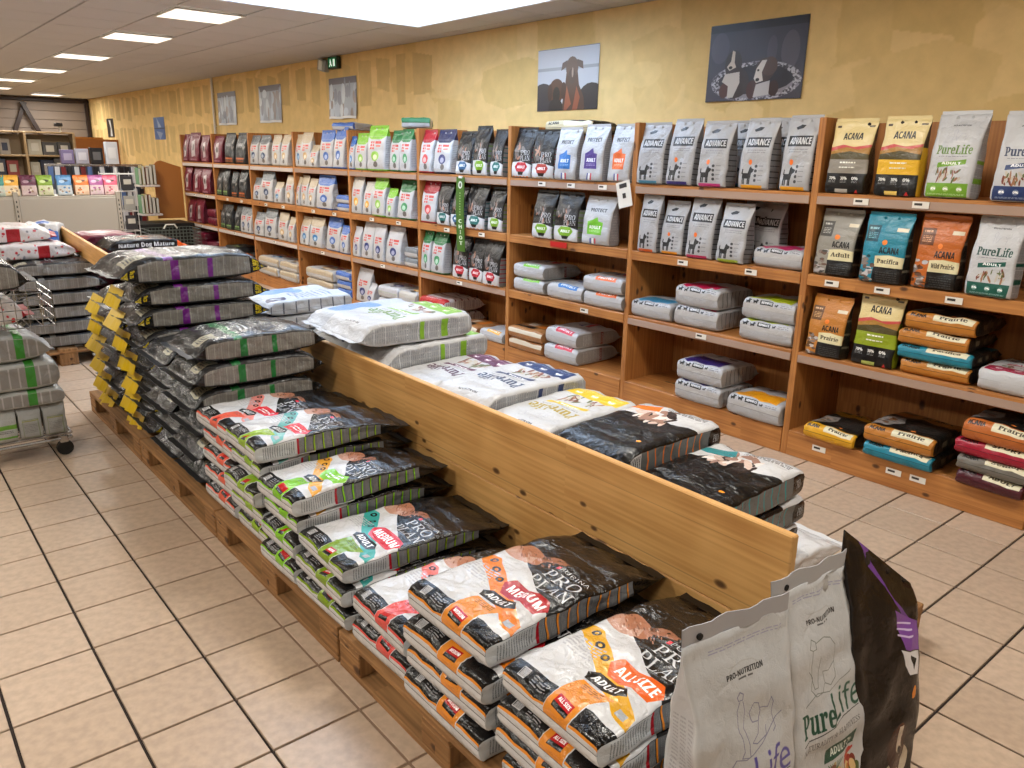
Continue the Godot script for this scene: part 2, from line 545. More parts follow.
			for b in 3: lines(0.1 + b * 0.3, 0.1, 0.22, 0.78, 44, Color(0.54, 0.55, 0.57))
			rc(0, 0.5, 1, 0.035, ac); rc(0, 0.68, 1, 0.055, ac)
			mirror_side()
		"plh": # the large upright white sacks: accent, word, name colour
			var a3 := col(k[1])
			canvas(1280, 1280, Color(0.76, 0.765, 0.775))
			face("front")
			R.size.y *= 0.76
			lines(0.22, 0.045, 0.7, 0.02, 2, Color(0.62, 0.62, 0.72))
			line([[0.36, 0.135], [0.4, 0.122], [0.5, 0.115], [0.6, 0.122], [0.64, 0.135]], 0.008, Color(0.72, 0.72, 0.72))
			text("PRO-NUTRITION", 0.33, 0.14, 0.36, 0.02, Color(0.15, 0.15, 0.16), 1)
			lines(0.44, 0.167, 0.14, 0.012, 1, Color(0.35, 0.35, 0.36))
			var ink := Color(0.52, 0.52, 0.62)
			if k[3] == "sit":
				for q in [[[0.4, 0.23], [0.43, 0.215], [0.46, 0.225], [0.45, 0.245], [0.41, 0.245], [0.4, 0.23]], [[0.42, 0.25], [0.39, 0.28], [0.4, 0.33], [0.43, 0.37], [0.44, 0.42], [0.41, 0.44], [0.47, 0.445]], [[0.45, 0.25], [0.47, 0.29], [0.46, 0.34], [0.49, 0.4], [0.48, 0.44]], [[0.52, 0.3], [0.56, 0.27], [0.61, 0.28], [0.63, 0.31], [0.6, 0.34], [0.55, 0.335], [0.52, 0.3]], [[0.63, 0.3], [0.72, 0.31], [0.77, 0.28], [0.79, 0.3], [0.76, 0.34], [0.77, 0.39], [0.74, 0.4]], [[0.6, 0.34], [0.58, 0.38], [0.52, 0.4], [0.56, 0.41], [0.66, 0.4], [0.67, 0.37]], [[0.3, 0.47], [0.36, 0.44], [0.44, 0.45], [0.6, 0.42], [0.86, 0.34]]]:
					line(q, 0.005, ink)
			else:
				for q in [[[0.3, 0.24], [0.34, 0.21], [0.38, 0.225], [0.37, 0.25], [0.33, 0.25], [0.3, 0.24]], [[0.38, 0.23], [0.48, 0.22], [0.58, 0.24], [0.64, 0.28], [0.62, 0.34], [0.52, 0.36], [0.44, 0.35]], [[0.33, 0.25], [0.3, 0.3], [0.29, 0.35], [0.32, 0.4], [0.36, 0.4], [0.38, 0.34], [0.42, 0.29]], [[0.26, 0.32], [0.3, 0.35], [0.28, 0.4], [0.33, 0.43], [0.42, 0.43], [0.45, 0.4]], [[0.44, 0.35], [0.46, 0.4], [0.53, 0.42], [0.6, 0.4], [0.62, 0.34]], [[0.2, 0.45], [0.34, 0.42], [0.5, 0.44], [0.8, 0.4]]]:
					line(q, 0.005, Color(0.5, 0.52, 0.5))
			text("Pure", 0.13, 0.475, 0.38, 0.09, a3, 3)
			text("Life", 0.5, 0.44, 0.42, 0.115, a3, 0)
			line([[0.12, 0.585], [0.35, 0.578], [0.55, 0.565], [0.9, 0.56]], 0.008, Color(0.25, 0.25, 0.26))
			text("NATURALITY & HAPPINESS", 0.12, 0.6, 0.78, 0.026, Color(0.3, 0.3, 0.31), 2)
			poly([[0.42, 0.665], [0.86, 0.655], [0.84, 0.715], [0.4, 0.725]], a3)
			text(k[2], 0.48, 0.672, 0.32, 0.034, Color(0.92, 0.95, 0.93), 1)
			for b in 60:
				el(rng.randf_range(0.3, 0.85), 0.83 + rng.randf_range(-0.06, 0.06), rng.randf_range(0.02, 0.07), rng.randf_range(0.008, 0.03), [Color(0.5, 0.16, 0.1), Color(0.8, 0.77, 0.7), Color(0.3, 0.36, 0.16), Color(0.72, 0.45, 0.2), Color(0.62, 0.2, 0.15), Color(0.85, 0.72, 0.5)][b % 6], rng.randf() * 3.0)
			for b in 9: line([[0.55, 0.79], [0.45 + b * 0.025, 0.74]], 0.006, Color(0.25, 0.4, 0.25))
			for b in 4: line([[0.7, 0.78], [0.74 + b * 0.03, 0.735]], 0.018, Color(0.72, 0.22, 0.16))
			face("front")
			rc(0.08, 0.78, 0.84, 0.12, a3)
			for b in 3:
				el(0.24 + b * 0.26, 0.825, 0.07, 0.026, a3.lightened(0.35))
				text("85%" if b == 0 else "0%", 0.19 + b * 0.26, 0.815, 0.1, 0.02, Color(1, 1, 1), 1)
			face("side")
			rc(0, 0, 1, 1, Color(0.72, 0.72, 0.73))
			for b in 3: lines(0.1 + b * 0.3, 0.2, 0.22, 0.7, 60, Color(0.6, 0.6, 0.62))
			mirror_side()
		"bk": # dark brown kibble sack with a hound portrait
			var br := Color(0.1, 0.06, 0.045)
			canvas(1024, 1024, br)
			face("front")
			poly([[0.2, 0.0], [0.62, 0.16], [0.9, 0.33], [1, 0.36], [1, 0.3], [0.5, 0.1], [0.34, 0]], Color(0.42, 0.24, 0.55))
			poly([[0.6, 0.2], [0.98, 0.26], [0.98, 0.36], [0.72, 0.34]], Color(0.5, 0.3, 0.62))
			for b in 3: line([[0.66, 0.25 + b * 0.022], [0.86, 0.262 + b * 0.022]], 0.014, Color(0.82, 0.74, 0.88))
			poly([[0.66, 0.34], [0.95, 0.36], [0.95, 0.43], [0.78, 0.42]], Color(0.88, 0.87, 0.88))
			poly([[0.8, 0.36], [0.9, 0.38], [0.86, 0.41]], black)
			poly([[0.0, 0.8], [0.1, 0.76], [0.5, 0.79], [0.9, 0.76], [1, 0.78], [1, 1], [0, 1]], Color(0.85, 0.84, 0.83))
			el(0.3, 0.74, 0.24, 0.06, Color(0.26, 0.13, 0.09))
			el(0.55, 0.73, 0.28, 0.06, Color(0.74, 0.68, 0.58), -0.2)
			el(0.72, 0.7, 0.14, 0.06, Color(0.82, 0.77, 0.68))
			el(0.62, 0.64, 0.16, 0.075, Color(0.24, 0.12, 0.08))
			el(0.72, 0.655, 0.075, 0.07, Color(0.27, 0.14, 0.1))
			el(0.67, 0.6, 0.11, 0.04, Color(0.3, 0.16, 0.11))
			poly([[0.64, 0.57], [0.71, 0.57], [0.73, 0.64], [0.7, 0.675], [0.63, 0.65]], Color(0.8, 0.74, 0.66))
			el(0.69, 0.655, 0.035, 0.016, black); el(0.61, 0.605, 0.014, 0.008, black)
			rc(0.25, 0.83, 0.5, 0.06, Color(0.78, 0.3, 0.2)); rc(0.25, 0.89, 0.5, 0.045, black)
			text("MEDIUM", 0.29, 0.835, 0.42, 0.024, Color(1, 1, 1), 1)
			text("& LARGE", 0.29, 0.862, 0.42, 0.024, Color(1, 1, 1), 1)
			text("ADULT 7+", 0.29, 0.9, 0.42, 0.024, Color(1, 1, 1), 1)
			el(0.87, 0.48, 0.045, 0.02, Color(0.85, 0.5, 0.12))
			face("side")
			rc(0, 0.36, 1, 0.64, Color(0.34, 0.32, 0.33))
			for b in 16:
				rc(0, 0.36 + b * 0.04, 1, 0.008, black)
				lines(0.08, 0.374 + b * 0.04, 0.84, 0.02, 2, Color(0.5, 0.48, 0.5))
			mirror_side()
		"ad": # silver bag with terrier and a coloured foot strip
			canvas(384, 384, Color(0.67, 0.67, 0.68))
			face("front")
			poly([[0.25, 0.12], [0.4, 0.08], [0.55, 0.09], [0.5, 0.13], [0.3, 0.15]], Color(0.15, 0.15, 0.15))
			rc(0.12, 0.23, 0.78, 0.13, Color(0.13, 0.13, 0.14))
			text("ADVANCE", 0.16, 0.25, 0.7, 0.085, white, 1)
			lines(0.22, 0.39, 0.6, 0.06, 2, Color(0.55, 0.55, 0.56))
			if k[2] == "1": el(0.36, 0.55, 0.06, 0.035, Color(0.93, 0.45, 0.15))
			dog(0.14, 0.62, 0.34, Color(0.13, 0.13, 0.14))
			for b in 4:
				el(0.57, 0.6 + b * 0.06, 0.045, 0.02, Color(0.25, 0.25, 0.26))
				rc(0.65, 0.592 + b * 0.06, 0.16, 0.012, Color(0.55, 0.55, 0.56))
			rc(0.1, 0.845, 0.75, 0.075, col(k[1]))
			face("side")
			rc(0, 0, 1, 1, Color(0.5, 0.5, 0.51))
			for b in 9: rc(0, 0.3 + b * 0.072, 1, 0.012, Color(0.14, 0.14, 0.15))
			mirror_side()
		"al": # the same silver family lying down, coloured panel towards the end
			canvas(384, 384, Color(0.69, 0.69, 0.7))
			face("front")
			poly([[0.14, 0.6], [0.2, 0.5], [0.5, 0.53], [0.84, 0.5], [0.88, 0.85], [0.76, 0.82], [0.6, 0.86], [0.4, 0.82], [0.2, 0.86], [0.1, 0.83]], col(k[1]))
			poly([[0.3, 0.3], [0.4, 0.24], [0.5, 0.33], [0.4, 0.36]], black); el(0.68, 0.3, 0.1, 0.03, black)
			rc(0.34, 0.875, 0.24, 0.06, black)
			text("ADVANCE", 0.36, 0.885, 0.2, 0.035, white, 1)
			dog(0.06, 0.88, 0.1, black); dog(0.2, 0.88, 0.1, black); dog(0.62, 0.89, 0.06, black)
			lines(0.72, 0.885, 0.2, 0.05, 2, Color(0.5, 0.5, 0.51))
			rc(0, 0.935, 1, 0.065, Color(0.7, 0.69, 0.68))
			face("side")
			rc(0, 0, 1, 1, Color(0.62, 0.61, 0.6))
			for b in 8: rc(0, 0.15 + b * 0.09, 1, 0.012, Color(0.3, 0.3, 0.31))
			mirror_side()
		"a1": # cream topped bag with a landscape strip
			var mid := col(k[1])
			canvas(512, 512, black)
			face("front")
			rc(0, 0, 1, 0.38, Color(0.86, 0.78, 0.55))
			rc(0.06, 0.05, 0.1, 0.03, Color(0.3, 0.25, 0.2)); rc(0.8, 0.05, 0.14, 0.025, Color(0.35, 0.3, 0.2))
			text("ACANA", 0.26, 0.15, 0.5, 0.09, black, 1)
			poly([[0, 0.34], [0.3, 0.3], [0.6, 0.33], [1, 0.3], [1, 0.36], [0, 0.39]], Color(0.76, 0.3, 0.28))
			poly([[0, 0.38], [0.4, 0.33], [0.7, 0.36], [1, 0.33], [1, 0.47], [0, 0.47]], Color(0.66, 0.48, 0.2))
			poly([[0, 0.42], [0.5, 0.38], [1, 0.42], [1, 0.48], [0, 0.48]], Color(0.3, 0.26, 0.12))
			rc(0, 0.48, 1, 0.17, mid)
			lines(0.3, 0.51, 0.4, 0.04, 1, Color(0.95, 0.95, 0.9))
			lines(0.3, 0.57, 0.4, 0.03, 1, Color(0.9, 0.9, 0.85))
			for b in 3:
				text(["70%", "30%", "0%"][b], 0.1 + b * 0.28, 0.69, 0.16, 0.04, Color(0.9, 0.9, 0.88), 1)
				lines(0.1 + b * 0.28, 0.74, 0.16, 0.03, 2, Color(0.6, 0.6, 0.6))
			rc(0.28, 0.84, 0.3, 0.055, mid.lightened(0.3))
			poly([[0.75, 0.9], [0.82, 0.84], [0.88, 0.9]], Color(0.75, 0.15, 0.15))
			face("side")
			rc(0, 0.0, 1, 0.34, Color(0.25, 0.22, 0.18)); rc(0, 0.34, 1, 0.66, mid if k[2] == "1" else Color(0.12, 0.12, 0.12))
			mirror_side()
		"a2": # coloured bag, cream name strip, black lower half
			var c2 := col(k[1])
			canvas(512, 512, c2)
			face("front")
			rc(0.04, 0.14, 0.3, 0.22, c2.darkened(0.45))
			lines(0.09, 0.17, 0.2, 0.06, 1, c2.lightened(0.4)); lines(0.09, 0.24, 0.2, 0.09, 4, c2.lightened(0.3))
			rc(0.72, 0.16, 0.24, 0.05, Color(0.85, 0.8, 0.7))
			el(0.52, 0.36, 0.06, 0.035, Color(0.94, 0.52, 0.2))
			text("ACANA", 0.42, 0.42, 0.46, 0.085, black, 1)
			poly([[0.34, 0.54], [0.66, 0.52], [1, 0.54], [1, 0.68], [0.34, 0.68]], Color(0.86, 0.82, 0.66))
			text(k[2], 0.4, 0.57, 0.52, 0.06, Color(0.25, 0.2, 0.15), 3)
			rc(0.34, 0.68, 0.66, 0.32, black)
			lines(0.42, 0.74, 0.5, 0.14, 5, Color(0.25, 0.25, 0.25))
			for b in 30: el(rng.randf_range(0.02, 0.3), rng.randf_range(0.55, 0.93), rng.randf_range(0.03, 0.09), rng.randf_range(0.01, 0.03), [c2.darkened(0.5), Color(0.5, 0.45, 0.42), Color(0.72, 0.7, 0.7), Color(0.4, 0.3, 0.25)][b % 4])
			face("side")
			rc(0, 0, 1, 1, Color(0.14, 0.13, 0.12))
			for b in 3: rc(0, 0.3 + b * 0.2, 1, 0.03, Color(0.5, 0.47, 0.4))
			mirror_side()
		"a3": # coloured sack lying: colour runs round the foot end
			var c4 := col(k[1])
			canvas(512, 512, Color(0.1, 0.095, 0.09))
			face("front")
			rc(0, 0.03, 1, 0.34, c4.darkened(0.15)); text("ACANA", 0.4, 0.2, 0.45, 0.07, black, 1)
			rc(0.06, 0.1, 0.24, 0.14, c4.darkened(0.5))
			poly([[0, 0.5], [0.3, 0.45], [0.36, 0.6], [0.22, 0.78], [0, 0.82]], Color(0.55, 0.53, 0.52))
			for b in 12: el(rng.randf_range(0.03, 0.25), rng.randf_range(0.54, 0.76), 0.05, 0.02, [Color(0.66, 0.6, 0.57), Color(0.34, 0.32, 0.31), c4.darkened(0.4)][b % 3])
			lines(0.45, 0.5, 0.45, 0.26, 8, Color(0.26, 0.25, 0.24))
			el(0.62, 0.8, 0.04, 0.015, Color(0.94, 0.52, 0.2))
			rc(0, 0.86, 1, 0.14, c4)
			text("ACANA", 0.06, 0.895, 0.24, 0.05, black, 1)
			poly([[0.4, 0.875], [0.96, 0.88], [0.95, 0.965], [0.4, 0.965]], Color(0.87, 0.84, 0.72))
			text(k[2], 0.48, 0.895, 0.38, 0.045, Color(0.25, 0.2, 0.15), 3 if k[2] != "SPORT" and k[2] != "ADULT" else 1)
			face("back")
			rc(0, 0.86, 1, 0.14, c4)
			face("side")
			rc(0, 0, 1, 0.9, Color(0.12, 0.11, 0.1)); rc(0, 0.9, 1, 0.1, c4)
			for b in 3: rc(0.3, 0.2 + b * 0.2, 0.4, 0.1, Color(0.42, 0.38, 0.3))
			mirror_side()
		"pr": # pale grey bag with one coloured square
			canvas(320, 320, Color(0.71, 0.71, 0.72))
			face("front")
			text("PROTECT", 0.2, 0.2, 0.6, 0.07, Color(0.2, 0.2, 0.22), 1)
			poly([[0.4, 0.42], [0.55, 0.37], [0.6, 0.45], [0.75, 0.46], [0.75, 0.7], [0.2, 0.7], [0.2, 0.46]], col(k[1]))
			text("ADULT", 0.28, 0.53, 0.4, 0.06, Color(0.95, 0.95, 0.96), 1)
			lines(0.28, 0.62, 0.4, 0.04, 2, col(k[1]).lightened(0.5))
			rc(0.36, 0.77, 0.05, 0.11, Color(0.2, 0.25, 0.55)); rc(0.44, 0.77, 0.05, 0.11, Color(0.93, 0.93, 0.93)); rc(0.52, 0.77, 0.05, 0.11, Color(0.8, 0.15, 0.2))
			face("side")
			rc(0, 0, 1, 1, Color(0.55, 0.55, 0.57)); lines(0.1, 0.2, 0.8, 0.6, 20, Color(0.65, 0.65, 0.67))
			mirror_side()
		"pz": # the same lying down
			canvas(320, 320, Color(0.71, 0.71, 0.72))
			face("front")
			poly([[0.3, 0.2], [0.42, 0.2], [0.5, 0.5], [0.38, 0.5]], Color(0.25, 0.28, 0.5)); poly([[0.5, 0.2], [0.62, 0.2], [0.7, 0.5], [0.58, 0.5]], Color(0.75, 0.2, 0.2))
			poly([[0.3, 0.82], [0.82, 0.82], [0.85, 0.93], [0.32, 0.93]], col(k[1]))
			text("PROTECT", 0.38, 0.85, 0.4, 0.05, Color(0.95, 0.95, 0.96), 1)
			lines(0.06, 0.84, 0.2, 0.06, 2, Color(0.35, 0.35, 0.36))
			face("side")
			rc(0, 0, 1, 1, Color(0.56, 0.55, 0.54)); rc(0, 0.4, 1, 0.05, Color(0.5, 0.2, 0.2)); lines(0.1, 0.2, 0.8, 0.6, 20, Color(0.66, 0.65, 0.64))
			mirror_side()
		"wh": # white bag with coloured head and foot, red lettering and a picture: head, picture
			canvas(256, 256, Color(0.73, 0.73, 0.735))
			face("front")
			rc(0, 0, 1, 0.2, col(k[1])); rc(0, 0.86, 1, 0.14, col(k[1]))
			poly([[0, 0.2], [1, 0.2], [0.8, 0.26], [0.2, 0.26]], col(k[1]))
			for b in 3: rc(0.2, 0.3 + b * 0.06, 0.12, 0.045, Color(0.78, 0.25, 0.22))
			for b in 3: rc(0.36, 0.3 + b * 0.06, 0.1, 0.045, Color(0.78, 0.3, 0.26))
			rc(0.52, 0.3, 0.3, 0.05, Color(0.78, 0.25, 0.22)); rc(0.56, 0.38, 0.24, 0.035, Color(0.8, 0.4, 0.35))
			el(0.5, 0.6, 0.22, 0.1, col(k[2])); el(0.5, 0.62, 0.12, 0.055, col(k[2]).lightened(0.55))
			el(0.55, 0.76, 0.12, 0.06, Color(0.4, 0.38, 0.36))
			lines(0.15, 0.72, 0.3, 0.1, 4, Color(0.62, 0.62, 0.64))
			face("side")
			rc(0, 0, 1, 1, Color(0.74, 0.74, 0.74)); rc(0, 0, 1, 0.2, col(k[1])); rc(0, 0.86, 1, 0.14, col(k[1]))
			lines(0.1, 0.3, 0.8, 0.5, 14, Color(0.6, 0.6, 0.61))
			mirror_side()
		"dk": # dark bag with a coloured strip
			canvas(192, 192, Color(0.09, 0.1, 0.1))
			face("front")
			for b in 22: el(rng.randf(), rng.randf_range(0.15, 0.7), 0.1, 0.035, [Color(0.3, 0.31, 0.32), Color(0.16, 0.19, 0.2), Color(0.5, 0.48, 0.46)][b % 3], rng.randf() * 3)
			rc(0.1, 0.72, 0.8, 0.05, col(k[1])); rc(0.1, 0.8, 0.8, 0.05, col(k[1]).darkened(0.3))
			lines(0.2, 0.3, 0.5, 0.1, 3, Color(0.8, 0.8, 0.8))
			face("side")
			rc(0, 0.2, 1, 0.7, Color(0.2, 0.21, 0.22))
			mirror_side()
		"mg": # maroon bag with a silver portrait strip
			canvas(192, 192, Color(0.4, 0.05, 0.16))
			face("front")
			poly([[0.3, 0.25], [0.62, 0.2], [0.7, 0.7], [0.36, 0.75]], Color(0.72, 0.68, 0.68))
			el(0.5, 0.45, 0.1, 0.1, Color(0.3, 0.25, 0.24))
			lines(0.2, 0.8, 0.6, 0.06, 2, Color(0.85, 0.75, 0.78))
			face("side")
			rc(0, 0.1, 1, 0.8, Color(0.3, 0.04, 0.12))
			mirror_side()
		"gs": # dark sack with ribbed grey side: stripe colour, end panel colour
			var sc := col(k[1])
			canvas(768, 768, Color(0.17, 0.17, 0.175))
			face("front")
			poly([[0.1, 0.07], [0.36, 0.07], [0.36, 0.22], [0.1, 0.22]], Color(0.66, 0.64, 0.56))
			lines(0.13, 0.09, 0.2, 0.1, 5, Color(0.4, 0.4, 0.4))
			rc(0, 0.3, 1, 0.06, sc)
			lines(0.2, 0.42, 0.6, 0.08, 2, Color(0.6, 0.61, 0.62))
			for b in 20: el(rng.randf_range(0.1, 0.9), rng.randf_range(0.55, 0.8), 0.12, 0.04, [Color(0.3, 0.3, 0.31), Color(0.24, 0.24, 0.25), Color(0.12, 0.12, 0.12)][b % 3], rng.randf() * 3)
			lines(0.2, 0.86, 0.6, 0.06, 4, Color(0.55, 0.55, 0.55))
			face("side")
			rc(0, 0, 1, 1, black)
			rc(0, 0.1, 1, 0.8, Color(0.46, 0.45, 0.43))
			for b in 17: rc(0, 0.115 + b * 0.047, 1, 0.004, Color(0.6, 0.59, 0.57))
			for b in 4: lines(0.06 + b * 0.24, 0.13, 0.18, 0.74, 40, Color(0.5, 0.49, 0.47))
			rc(0, 0.34, 1, 0.05, sc); rc(0, 0.57, 1, 0.035, sc)
			if k[2] == "text":
				for e in [0.0, 0.86]:
					rc(0, e, 1, 0.14, black)
					text("BE-OPEN", 0.06, e + 0.02, 0.88, 0.05, Color(0.85, 0.75, 0.1), 1)
					text("12 kg", 0.2, e + 0.085, 0.6, 0.035, Color(0.85, 0.75, 0.1), 1)
			mirror_side()
		"lg": # light grey trolley sack with green rings
			canvas(512, 512, Color(0.6, 0.6, 0.585))
			face("front")
			rc(0, 0.42, 1, 0.12, col(k[1])); rc(0, 0.74, 1, 0.055, col(k[1]))
			lines(0.2, 0.58, 0.6, 0.08, 2, Color(0.3, 0.3, 0.3))
			face("side")
			rc(0, 0, 1, 1, Color(0.5, 0.49, 0.475))
			for b in 15: rc(0, 0.06 + b * 0.058, 1, 0.01, Color(0.62, 0.61, 0.6))
			rc(0, 0.42, 1, 0.12, col(k[1])); rc(0, 0.74, 1, 0.055, col(k[1]))
			mirror_side()
		"po": # plain foil pouch with a thin ruled frame
			canvas(128, 128, Color(0.55, 0.55, 0.54))
			face("front")
			for q in [[0.15, 0.35, 0.7, 0.015], [0.15, 0.85, 0.7, 0.015], [0.15, 0.35, 0.02, 0.5], [0.83, 0.35, 0.02, 0.5]]: rc(q[0], q[1], q[2], q[3], Color(0.42, 0.46, 0.34))
			rc(0.15, 0.38, 0.7, 0.03, Color(0.5, 0.5, 0.22))
			lines(0.22, 0.5, 0.56, 0.25, 6, Color(0.45, 0.45, 0.45))
		"rw": # white sack sprinkled with red print
			canvas(384, 384, Color(0.78, 0.75, 0.74))
			face("all")
			for b in 260: el(rng.randf(), rng.randf(), rng.randf_range(0.004, 0.014), rng.randf_range(0.005, 0.016), [Color(0.72, 0.12, 0.16), Color(0.75, 0.3, 0.3), Color(0.5, 0.5, 0.52)][b % 3], rng.randf() * 3)
			rc(0, 0.0, 1, 0.06, Color(0.6, 0.05, 0.1)); rc(0, 0.95, 1, 0.05, Color(0.6, 0.05, 0.1)); rc(0.38, 0.62, 0.14, 0.1, Color(0.6, 0.05, 0.1)); rc(0.88, 0.62, 0.12, 0.1, Color(0.6, 0.05, 0.1))
		"nd": # black roll of kibble, orange end
			canvas(384, 384, Color(0.05, 0.05, 0.055))
			face("all")
			rc(0, 0, 1, 0.12, Color(0.88, 0.35, 0.08))
			face("side")
			text("Nature Dog Mature", 0.2, 0.16, 0.6, 0.68, Color(0.9, 0.9, 0.9), 1, -1)
			mirror_side()
			face("front")
			for b in 16: el(rng.randf_range(0.1, 0.9), rng.randf_range(0.2, 0.9), 0.1, 0.03, [Color(0.5, 0.5, 0.5), Color(0.75, 0.5, 0.4), Color(0.2, 0.2, 0.2)][b % 3], rng.randf() * 3)
		"tr": # treat pouch: head colour
			canvas(160, 160, col(k[1]))
			face("front")
			rc(0.0, 0.42, 1, 0.58, col(k[1]).lerp(Color(0.93, 0.9, 0.85), 0.75))
			el(0.55, 0.2, 0.22, 0.06, col(k[1]).darkened(0.6))
			el(0.35, 0.24, 0.2, 0.07, col(k[1]).lightened(0.5))
			for b in 9: el(rng.randf_range(0.15, 0.85), rng.randf_range(0.52, 0.8), 0.08, 0.04, [col(k[1]), Color(0.6, 0.5, 0.4), Color(0.8, 0.75, 0.7)][b % 3])
			lines(0.12, 0.86, 0.76, 0.06, 2, Color(0.5, 0.5, 0.5))
			mirror_side()
		"br": # kraft brown bag with black and white print
			canvas(256, 256, Color(0.62, 0.42, 0.24))
			face("front")
			poly([[0.1, 0.7], [0.6, 0.66], [0.6, 0.78], [0.1, 0.82]], black)
			poly([[0.6, 0.3], [0.8, 0.35], [0.7, 0.6], [0.55, 0.62]], Color(0.8, 0.45, 0.15))
			poly([[0.2, 0.4], [0.4, 0.36], [0.42, 0.6], [0.25, 0.6]], Color(0.85, 0.8, 0.72))
			rc(0, 0.92, 1, 0.08, Color(0.82, 0.78, 0.7))
		"ry": # red ended white carton-like sack
			canvas(320, 320, Color(0.78, 0.74, 0.72))
			face("front")
			rc(0, 0.8, 1, 0.2, Color(0.68, 0.06, 0.09)); lines(0.2, 0.84, 0.6, 0.06, 2, Color(0.9, 0.85, 0.85))
			for b in 5: rc(0, 0.1 + b * 0.14, 1, 0.03, Color(0.45, 0.2, 0.2))
			face("side")
			for b in 8: rc(0, 0.08 + b * 0.1, 1, 0.012, Color(0.5, 0.4, 0.4))
			lines(0.1, 0.1, 0.8, 0.8, 20, Color(0.62, 0.58, 0.57))
			mirror_side()
		"gb": # white sack with a green oval and a dog picture
			canvas(512, 512, Color(0.84, 0.84, 0.85))
			face("front")
			el(0.36, 0.26, 0.33, 0.1, Color(0.38, 0.62, 0.08)); lines(0.16, 0.24, 0.38, 0.06, 1, white)
			el(0.48, 0.17, 0.18, 0.035, black)
			for b in 22: el(rng.randf_range(0.1, 0.6), rng.randf_range(0.42, 0.62), 0.1, 0.04, [Color(0.75, 0.62, 0.58), Color(0.35, 0.28, 0.26), Color(0.16, 0.13, 0.13)][b % 3], rng.randf() * 3)
			el(0.75, 0.36, 0.05, 0.02, Color(0.9, 0.5, 0.25)); rc(0.8, 0.5, 0.2, 0.05, Color(0.1, 0.15, 0.4))
			rc(0, 0.66, 1, 0.34, black)
		"pb": # back of the black and white sack (lies face down the other way): accent
			canvas(768, 768, black)
			face("front")
			poly([[0, 0.7], [0.3, 0.66], [0.62, 0.72], [1, 0.6], [1, 1], [0, 1]], white)
			for b in 30: el(rng.randf_range(0.35, 0.8), rng.randf_range(0.62, 0.82), 0.08, 0.03, [Color(0.82, 0.72, 0.66), Color(0.62, 0.48, 0.42), Color(0.9, 0.85, 0.82), Color(0.2, 0.16, 0.15)][b % 4], rng.randf() * 3)
			poly([[0.62, 0.78], [1, 0.7], [1, 0.78], [0.7, 0.88]], col(k[1]))
			lines(0.1, 0.85, 0.5, 0.05, 3, black)
			rc(0.5, 0.92, 0.4, 0.05, black)
			el(0.2, 0.3, 0.03, 0.012, Color(0.95, 0.6, 0.15))
			face("side")
			rc(0, 0.2, 1, 0.62, Color(0.4, 0.41, 0.41))
			for b in 8: rc(0, 0.25 + b * 0.07, 1, 0.01, col(k[1]))
			rc(0, 0.1, 1, 0.1, white); lines(0.1, 0.1, 0.8, 0.1, 6, black)
			rc(0, 0.84, 1, 0.1, black); text("PRO", 0.3, 0.86, 0.4, 0.05, white, 2, 1)
			mirror_side()
		"bx": # white sack with blue window pattern
			canvas(320, 320, Color(0.74, 0.75, 0.77))
			face("front")
			text("O", 0.1, 0.1, 0.15, 0.2, Color(0.1, 0.12, 0.3), 1)
			poly([[0.5, 0.2], [0.9, 0.2], [0.9, 0.6], [0.5, 0.6]], Color(0.45, 0.58, 0.75)); lines(0.1, 0.4, 0.35, 0.4, 8, Color(0.5, 0.55, 0.65))
			face("side")
			for b in 7:
				rc(0, 0.08 + b * 0.13, 1, 0.014, Color(0.35, 0.37, 0.42))
			rc(0.3, 0, 0.05, 1, Color(0.5, 0.52, 0.56))
			mirror_side()

# ------------------------------------------------------------------ materials
func mat(key: String, c: Color, rough := 0.6, metal := 0.0, tex: Texture2D = null, uvs := 1.0) -> StandardMaterial3D:
	if mats.has(key): return mats[key]
	var m := StandardMaterial3D.new()
	m.albedo_color = c
	m.roughness = rough
	m.metallic = metal
	if tex:
		m.albedo_texture = tex
		m.uv1_scale = Vector3(uvs, uvs, 1)
	mats[key] = m
	return m

func bag_mat(key: String, rough := 0.32, bump := 0.5) -> StandardMaterial3D:
	var id := "bag" + key
	if mats.has(id): return mats[id]
	var m := StandardMaterial3D.new()
	var pt := print_of(key)
	if pt[0] is Array: pt[0][1].append(m)
	else: m.albedo_texture = pt[0]
	m.uv1_scale = Vector3(pt[2], pt[2], 1)
	m.uv1_offset = Vector3(pt[1].x, pt[1].y, 0)
	m.roughness = rough
	m.normal_enabled = true
	m.normal_texture = wrinkle
	m.normal_scale = bump
	mats[id] = m
	return m

func noise_image(w: int, h: int, freq: float, seed_: int, oct := 3, type := FastNoiseLite.TYPE_SIMPLEX_SMOOTH) -> Image:
	var n := FastNoiseLite.new()
	n.noise_type = type
	n.seed = seed_
	n.frequency = freq
	n.fractal_octaves = oct
	return n.get_seamless_image(w, h)

